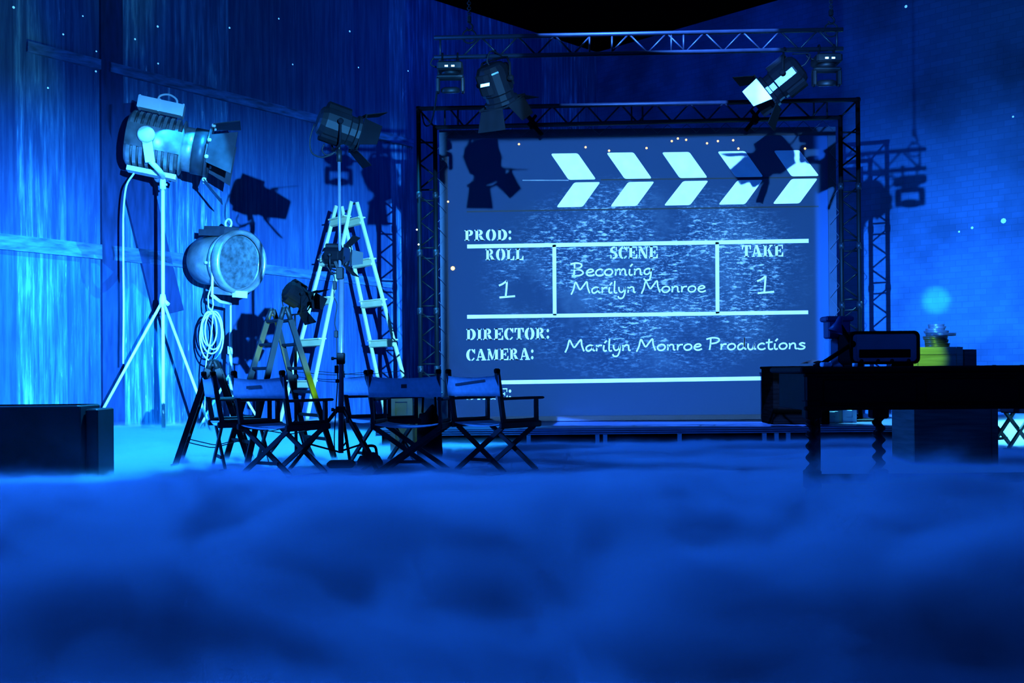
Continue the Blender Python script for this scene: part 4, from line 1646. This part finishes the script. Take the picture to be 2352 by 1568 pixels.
# ------------------------------------------------------------------ left: black bench / crate
q = W(100, 933, 8.2)
t = thing('black_trunk', 'black trunk at the left edge with its base sunk in fog', 'trunk', (W(60, 0, 8.2).x, 8.4, 0), world=False)
BT = mat('black_trunk_paint', (0.014, 0.016, 0.024), 0.6, 0.0, 0.5, 2.5, 0.3)
xr = W(176, 0, 8.2).x - t.location.x
xr2 = W(205, 0, 8.2).x - t.location.x
zt = W(100, 931, 8.2).z
zt2 = W(190, 940, 8.2).z
MB().bbox(((xr - 1.3) / 2 , 0, zt / 2), (xr + 1.3, .40, zt), .012).build('body', BT, t)
MB().bbox(((xr - 1.3) / 2 - .02, 0, zt - .018), (xr + 1.33, .43, .036), .01).build('lid', BT, t)
MB().bbox(((xr + xr2) / 2 + .006, .05, zt2 / 2), (xr2 - xr + .0, .34, zt2), .01).build('end_board', BT, t)

# ------------------------------------------------------------------ right: carved desk
DD = 5.5


def dp(px, py, d=DD):
    return W(px, py, d)


top_z = .835
xl, xrr = dp(1842, 845).x, dp(2352, 845).x + .6
dk2 = thing('carved_desk', 'long dark carved desk on twisted legs at right', 'desk', ((xl + xrr) / 2, DD + .3, 0), world=True)
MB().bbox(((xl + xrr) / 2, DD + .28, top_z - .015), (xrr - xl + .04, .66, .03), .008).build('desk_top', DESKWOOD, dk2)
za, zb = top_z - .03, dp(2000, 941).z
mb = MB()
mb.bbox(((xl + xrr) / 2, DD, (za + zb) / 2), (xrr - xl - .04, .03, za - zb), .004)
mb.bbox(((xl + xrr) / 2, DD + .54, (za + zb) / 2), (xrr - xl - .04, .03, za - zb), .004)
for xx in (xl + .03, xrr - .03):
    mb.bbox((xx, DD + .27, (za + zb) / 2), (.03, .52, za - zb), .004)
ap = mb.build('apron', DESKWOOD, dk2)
mb = MB()
mb.bbox(((xl + xrr) / 2, DD - .02, za - .012), (xrr - xl, .03, .02), .006)
mb.bbox(((xl + xrr) / 2, DD - .02, zb + .012), (xrr - xl, .03, .02), .006)
mb.build('moulding', DESKWOOD, ap)
x = xl + .06
for k in range(3):
    wd = (xrr - xl - .16) / 3
    MB().bbox((xl + .08 + wd * (k + .5), DD - .02, (za + zb) / 2), (wd - .05, .02, (za - zb) - .07), .006).build('drawer_front', DESKWOOD, dk2)


def twist_leg(x, y, zt, name='leg'):
    mb = MB()
    mb.bbox((x, y, zt - .045 + .05), (.085, .085, .10), .008)
    n, m = 130, 12
    z0, z1 = .30, zt - .04
    vs = []
    for i in range(n + 1):
        t_ = i / n
        z_ = z1 + (z0 - z1) * t_
        ph = 2 * PI * (z1 - z_) / .060
        cx_, cy_ = x + .0095 * math.cos(ph), y + .0095 * math.sin(ph)
        r = .025
        for k in range(m):
            a = 2 * PI * k / m
            vs.append((cx_ + r * math.cos(a), cy_ + r * math.sin(a), z_))
    fs = []
    for i in range(n):
        for k in range(m):
            j = (k + 1) % m
            fs.append((i * m + k, i * m + j, (i + 1) * m + j, (i + 1) * m + k))
    mb.add(vs, fs, True)
    mb.bbox((x, y, .25), (.08, .08, .10), .008)
    mb.lathe([(0, 0), (.04, .0), (.05, .05), (.035, .12), (.03, .2), (0, .21)], Matrix.Translation((x, y, 0)), 14)
    return mb.build(name, DESKWOOD, dk2)


lx1, lx2 = dp(1867, 950).x, dp(2021, 950).x
twist_leg(lx1, DD + .02, zb)
twist_leg(lx2, DD + .02, zb)
twist_leg(xrr - .08, DD + .02, zb)
for xx in (lx1 + .16, xrr - .08):
    MB().bbox((xx, DD + .52, zb / 2 + .01), (.05, .05, zb + .02), .006).build('rear_leg', DESKWOOD, dk2)
mb = MB()
mb.bbox(((lx1 + xrr) / 2, DD + .02, .25), (xrr - lx1, .04, .05), .008)
mb.build('stretcher', DESKWOOD, dk2)

# radio on the desk
p0, p1 = dp(1968, 853), dp(2130, 757)
rw, rh = p1.x - p0.x, dp(2050, 758).z - top_z - .012
cx_ = (p0.x + p1.x) / 2
rd = thing('vintage_radio', 'rounded vintage radio cabinet standing on the carved desk', 'radio', (cx_, DD + .22, top_z), world=True)


def rrect(w, h, r, n=5):
    out = []
    for (sx, sy, a0) in ((1, 1, 0), (-1, 1, 90), (-1, -1, 180), (1, -1, 270)):
        for k in range(n + 1):
            a = math.radians(a0 + 90 * k / n)
            out.append((sx * (w / 2 - r) + r * math.cos(a), sy * (h / 2 - r) + r * math.sin(a)))
    return out


Mf = Matrix(((1, 0, 0, cx_), (0, 0, 1, DD + .10), (0, 1, 0, top_z + .012 + rh / 2), (0, 0, 0, 1)))
mb = MB()
# rim: outer loop to inner loop
o_, i_ = rrect(rw, rh, .03), rrect(rw - .028, rh - .028, .02)
n = len(o_)
vs = [Mf @ Vector((a, b, 0)) for a, b in o_] + [Mf @ Vector((a, b, 0)) for a, b in i_] + [Mf @ Vector((a, b, .26)) for a, b in o_] + [Mf @ Vector((a, b, .018)) for a, b in i_]
fs = []
for k in range(n):
    j = (k + 1) % n
    fs += [(k, j, n + j, n + k), (k, 2 * n + k, 2 * n + j, j), (n + k, n + j, 3 * n + j, 3 * n + k)]
fs.append(tuple(range(2 * n, 3 * n)))
mb.add(vs, fs)
cab = mb.build('cabinet', MATTE, rd)
mb = MB().prism(rrect(rw - .028, rh - .028, .02), Mf @ Matrix.Translation((0, 0, .014)), .006)
mb.build('front_panel', RADIO, rd)
mb = MB()
mb.prism(rrect(rw * .80, rh * .80, .015), Mf @ Matrix.Translation((0, 0, .009)), .005)
mb.build('speaker_cloth', RADIO, rd)
MB().bbox(Mf @ Vector((0, -rh * .18, .006)), (rw * .74, .008, rh * .25), .003).build('dial_window', MATTE, rd)
mb = MB()
for k in range(5):
    mb.bar(Mf @ Vector((-rw * .36, -rh * .01 + .014 * k, .008)), Mf @ Vector((rw * .36, -rh * .01 + .014 * k, .008)), .003, .003)
mb.build('trim_bars', RADIO, rd)
for sgn in (-.34, -.1, .1, .34):
    MB().lathe([(0, .0), (.008, 0), (.010, .012), (0, .012)], frame(Mf @ Vector((rw * sgn, -rh * .40, .014)), (0, -1, 0)), 12).build('knob', DULLSTEEL, rd)
for sx in (-1, 1):
    MB().bbox((cx_ + sx * rw * .36, DD + .22, top_z + .006), (.05, .2, .014), .003).build('foot', MATTE, rd)

# desk lamp, jar, pale box and dark box on the desk
dl = thing('desk_lamp', 'black jointed desk lamp leaning over the left end of the desk', 'lamp', dp(1890, 846, DD + .12), world=True)
b0 = Vector((dp(1890, 845, DD + .12).x, DD + .12, top_z))
MB().lathe([(0, 0), (.05, 0), (.05, .012), (.02, .024), (0, .026)], Matrix.Translation(b0), 18).build('base', MATTE, dl)
j1 = dp(1957, 790, DD + .12)
j2 = dp(1926, 742, DD + .12)
MB().tube(b0 + Vector((0, 0, .02)), j1, .012, 8).build('lower_arm', MATTE, dl)
MB().tube(j1, j2, .013, 8).build('upper_arm', MATTE, dl)
MB().lathe([(0, -.012), (.018, -.012), (.018, .012), (0, .012)], frame(j1, (0, 1, 0)), 12).build('joint', MATTE, dl)
MB().lathe([(.012, .035), (.016, .02), (.02, -.005), (.042, -.05), (.038, -.05), (.0, -.01)], frame(j2, (.35, 0, .9)), 16).build('lamp_shade', BLUECASE, dl)
p0, p1 = dp(1907, 836, DD + .3), dp(1946, 777, DD + .3)
crate('cardboard_box', 'pale box standing behind the desk lamp', 'box', ((p0.x + p1.x) / 2, DD + .36, top_z), (p1.x - p0.x, .09, p1.z - top_z - .002), 0, PALECARD, False, None, False)
p0, p1 = dp(1904, 777, DD + .3), dp(1955, 727, DD + .3)
crate('navy_box', 'navy box stacked on the pale box behind the desk lamp', 'box', ((p0.x + p1.x) / 2, DD + .36, dp(1925, 777, DD + .3).z), (p1.x - p0.x, .10, p1.z - p0.z), 0, BLUECASE, True, None, False)
q = dp(1956, 845, DD + .36)
jr = thing('storage_jar', 'pale lidded jar between the desk lamp and the radio', 'jar', (q.x, DD + .36, top_z), world=False)
jh = dp(1960, 764, DD + .36).z - top_z
MB().lathe([(0, 0), (.026, 0), (.028, .01), (.028, jh * .72), (.022, jh * .8), (0, jh * .8)], None, 18).build('body', WHITE, jr)
MB().lathe([(0, jh * .78), (.026, jh * .78), (.027, jh), (0, jh)], None, 18).build('lid', TAPE, jr)
q = dp(1897, 848, DD + .06)
mb = MB().bbox((dp(1900, 846).x, DD + .02, top_z + .012), (.05, .06, .024), .005)
tag(mb.build('card_box', PALECARD), 'small pale box lying at the front edge of the desk', 'box')
mb = MB().lathe([(0, 0), (.014, 0), (.014, .018), (0, .018)], Matrix.Translation((dp(1964, 842).x, DD + .0, top_z)), 12)
tag(mb.build('bottle_cap', TAPE), 'tiny white cap by the lower left corner of the radio', 'cap')

# dark crate and cloth on the stage, pale boxes under the desk line
CD = 12.0
q0, q1 = W(1776, 842, CD), W(1905, 842, CD)
cr_ = crate('wooden_crate', 'dark wooden crate on the stage at the lower right of the screen', 'crate', ((q0.x + q1.x) / 2, CD + .3, .2), (q1.x - q0.x, .55, q0.z - .2), 0, mat('brown_crate_wood', (0.0012, 0.0008, 0.0008), 0.85, 0.0, 0.5, 3, 0.0, (1, 1, 12)), True, None, True)
mb = MB()
vs, fs = [], []
nx, ny = 14, 8
for i in range(nx + 1):
    for j in range(ny + 1):
        u_, v_ = i / nx, j / ny
        x_ = W(1858, 0, CD).x + (W(1893, 0, CD).x - W(1858, 0, CD).x) * u_
        y_ = CD + .04 + .45 * v_
        z_ = q0.z + .022 + .03 * math.sin(PI * u_) + .018 * math.sin(9 * u_ + 4 * v_) * math.sin(PI * v_) + .012
        vs.append((x_, y_, z_))
for i in range(nx):
    for j in range(ny):
        a = i * (ny + 1) + j
        fs.append((a, a + ny + 1, a + ny + 2, a + 1))
n0 = len(vs)
vs += [(v[0], v[1], q0.z + .006) for v in vs]
fs += [tuple(n0 + k for k in f[::-1]) for f in list(fs)]
mb.add(vs, fs, True)
tag(mb.build('folded_cloth', mat('rust_cloth', (0.06, 0.03, 0.04), 0.9, 0.0, 0.3, 12)), 'rumpled dark cloth lying on the wooden crate by the screen', 'cloth')
for k, (xa, xb, ya, lab) in enumerate(((1888, 1930, 945, 'dull grey box on the stage seen under the desk between its twisted legs'), (1938, 1970, 941, 'paler square box on the stage right of the dull grey box under the desk'))):
    a, b = W(xa, ya, 12.3), W(xb, ya, 12.3)
    crate('storage_box', lab, 'box', ((a.x + b.x) / 2, 12.5, .2), (b.x - a.x, .3, max(.12, a.z - .2)), 0, PALECARD if k else CASEM, False, None, True)

# crates lit yellow-green behind the desk, film cans on top
GD = 8.6


def cx_px(a, b, d):
    return (W(a, 0, d).x + W(b, 0, d).x) / 2


def crate_px(name, label, xa, xb, ytop, zbot, d, depth, m, slats=True):
    a, b = W(xa, ytop, d), W(xb, ytop, d)
    return crate(name, label, 'crate', ((a.x + b.x) / 2, d + depth / 2, zbot), (b.x - a.x, depth, a.z - zbot), 0, m, False, None, slats)


zlow = W(2200, 930, GD).z
crate_px('packing_crate', 'wide dark crate on the floor below the green-lit crate', 2098, 2290, 905, 0, GD, .5, mat('dark_packing_wood', (0.05, 0.05, 0.045), 0.7, 0.0, 0.4, 3, 0.2, (1, 1, 12)))
zs_ = W(2200, 905, GD).z + .003
crate_px('packing_crate', 'weathered wooden crate lit yellow-green under the stack of film cans', 2092, 2210, 797, zs_, GD, .4, CRATEWOOD)
crate_px('packing_crate', 'small dark crate to the right of the yellow-green lit crate', 2213, 2241, 802, zs_, GD + .03, .3, mat('dark_packing_wood', (0.05, 0.05, 0.045)))
zc = W(2160, 797, GD).z + .004
fcx = W(2153, 797, GD + .2).x
rads = [(27, 9), (26, 9), (27, 8), (33, 7), (27, 6), (21, 5), (19, 5), (18, 5)]
labs = ['bottom film can of the stack on the green-lit crate', 'second film can from the bottom of the stack', 'third film can from the bottom of the stack', 'widest film can jutting out of the middle of the stack',
        'film can resting on the widest one in the stack', 'third film can from the top of the stack', 'second film can from the top of the stack', 'topmost small film can of the stack']
z_ = zc
for k, (r, hpx) in enumerate(rads):
    rr = r / F * GD
    hh = hpx / F * GD
    t = thing('film_can', labs[k], 'film can', (fcx + (.03 if k == 3 else (-.008 * (k % 3))), GD + .2, z_), 0, 'stack of film cans')
    MB().lathe([(0, 0), (rr * .97, 0), (rr, .003), (rr, hh * .6), (0, hh * .6)], None, 28).build('tin', STEEL, t)
    MB().lathe([(rr * .95, hh * .55), (rr * 1.03, hh * .55), (rr * 1.03, hh * .93), (rr * .97, hh * .98), (0, hh * .98)], None, 28).build('lid', STEEL, t)
    z_ += hh

# ------------------------------------------------------------------ specks of light on the walls
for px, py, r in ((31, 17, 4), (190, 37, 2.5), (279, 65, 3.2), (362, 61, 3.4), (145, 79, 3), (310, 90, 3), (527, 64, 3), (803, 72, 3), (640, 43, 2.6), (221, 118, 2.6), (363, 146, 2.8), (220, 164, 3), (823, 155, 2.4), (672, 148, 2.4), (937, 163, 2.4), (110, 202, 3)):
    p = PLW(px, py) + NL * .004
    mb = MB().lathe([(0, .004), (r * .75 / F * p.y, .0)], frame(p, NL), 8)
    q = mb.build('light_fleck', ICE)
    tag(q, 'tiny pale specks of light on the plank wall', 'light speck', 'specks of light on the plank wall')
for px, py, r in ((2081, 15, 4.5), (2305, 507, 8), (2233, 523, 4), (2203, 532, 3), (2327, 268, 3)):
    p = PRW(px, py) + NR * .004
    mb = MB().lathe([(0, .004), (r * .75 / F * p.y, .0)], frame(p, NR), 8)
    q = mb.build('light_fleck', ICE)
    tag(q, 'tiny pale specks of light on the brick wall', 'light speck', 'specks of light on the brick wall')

# ------------------------------------------------------------------ low fog
FOG = True


def fog_h(y):
    pts = [(0, .30), (3.2, .30), (5.0, .22), (6.2, .13), (7.2, .075), (8.6, .05), (11.5, .045), (20, .04)]
    for (a, ha), (b, hb) in zip(pts, pts[1:]):
        if y <= b:
            return ha + (hb - ha) * (y - a) / (b - a)
    return .05


def fog():
    m = bpy.data.materials.new('low_fog')
    m.use_nodes = True
    nt = m.node_tree
    L = nt.links.new
    for n in list(nt.nodes):
        if n.type == 'BSDF_PRINCIPLED':
            nt.nodes.remove(n)
    out = [n for n in nt.nodes if n.type == 'OUTPUT_MATERIAL'][0]
    vol = nt.nodes.new('ShaderNodeVolumePrincipled')
    vol.inputs['Color'].default_value = (0.75, 0.85, 1.0, 1)
    vol.inputs['Anisotropy'].default_value = 0.0
    L(vol.outputs[0], out.inputs['Volume'])
    tc = nt.nodes.new('ShaderNodeTexCoord')
    sx = nt.nodes.new('ShaderNodeSeparateXYZ')
    L(tc.outputs['Object'], sx.inputs[0])
    y, z = sx.outputs[1], sx.outputs[2]
    fc = nt.nodes.new('ShaderNodeFloatCurve')
    cu = fc.mapping.curves[0]
    pts = [(0, .30), (3.2, .30), (5.0, .22), (6.2, .13), (7.2, .075), (8.6, .05), (11.5, .045), (20, .04)]
    cu.points[0].location = (0, .30)
    cu.points[1].location = (1, .05)
    for a, h in pts[1:-1]:
        q = cu.points.new(a / 20, h)
    for q in cu.points:
        q.handle_type = 'VECTOR'
    fc.mapping.update()
    L(nmath(nt, 'DIVIDE', y, 20.0), fc.inputs['Value'])
    h = fc.outputs[0]
    n1 = nt.nodes.new('ShaderNodeTexNoise')
    mp = nt.nodes.new('ShaderNodeMapping')
    mp.inputs['Scale'].default_value = (1.3, 1.75, 1.4)
    mp.inputs['Location'].default_value = (3.3, 1.2, 0)
    L(tc.outputs['Object'], mp.inputs[0])
    L(mp.outputs[0], n1.inputs['Vector'])
    n1.inputs['Scale'].default_value = 1.0
    n1.inputs['Detail'].default_value = 5.0
    n1.inputs['Roughness'].default_value = 0.6
    n1.inputs['Distortion'].default_value = 0.7
    w = nmath(nt, 'MULTIPLY', nmath(nt, 'SUBTRACT', n1.outputs[0], 0.5), 3.8)
    top = nmath(nt, 'MULTIPLY', h, nmath(nt, 'ADD', w, 1.0))
    d = nmath(nt, 'SUBTRACT', top, z)
    soft = nmath(nt, 'ADD', nmath(nt, 'MULTIPLY', h, 0.42), 0.04)
    den = smooth(nt, nmath(nt, 'DIVIDE', d, soft), -0.35, 1.0)
    tail = smooth(nt, nmath(nt, 'DIVIDE', d, nmath(nt, 'ADD', nmath(nt, 'MULTIPLY', h, 0.5), 0.06)), -1.0, 0.6)
    L(nmath(nt, 'ADD', nmath(nt, 'MULTIPLY', den, 16.0), nmath(nt, 'MULTIPLY', tail, 0.7)), vol.inputs['Density'])
    mb = MB()
    nx, ny = 24, 40
    vs, fs = [], []
    X0, X1, Y0, Y1 = -9.0, 11.0, 0.7, 17.5
    for j in range(ny + 1):
        y_ = Y0 + (Y1 - Y0) * j / ny
        xa, xb = max(X0, CORNER.x - (CORNER.y - y_) + .12), min(X1, CORNER.x + (CORNER.y - y_) - .12)
        for i in range(nx + 1):
            x_ = xa + (xb - xa) * i / nx
            vs.append((x_, y_, min(.68, fog_h(y_) * 2.1 + .06)))
    n0 = len(vs)
    vs += [(v[0], v[1], .004) for v in vs]
    for j in range(ny):
        for i in range(nx):
            a = j * (nx + 1) + i
            fs.append((a, a + 1, a + nx + 2, a + nx + 1))
            fs.append((n0 + a, n0 + a + nx + 1, n0 + a + nx + 2, n0 + a + 1))
    for j in range(ny):
        a, b = j * (nx + 1), (j + 1) * (nx + 1)
        fs.append((a, b, n0 + b, n0 + a))
        a, b = a + nx, b + nx
        fs.append((a, n0 + a, n0 + b, b))
    for i in range(nx):
        a, b = i, i + 1
        fs.append((a, n0 + a, n0 + b, b))
        a, b = ny * (nx + 1) + i, ny * (nx + 1) + i + 1
        fs.append((a, b, n0 + b, n0 + a))
    mb.add(vs, fs)
    o = mb.build('low_fog', m)
    tag(o, 'thick blue ground fog billowing across the whole floor', 'fog', None, 'stuff')
    return o


if FOG:
    fog()
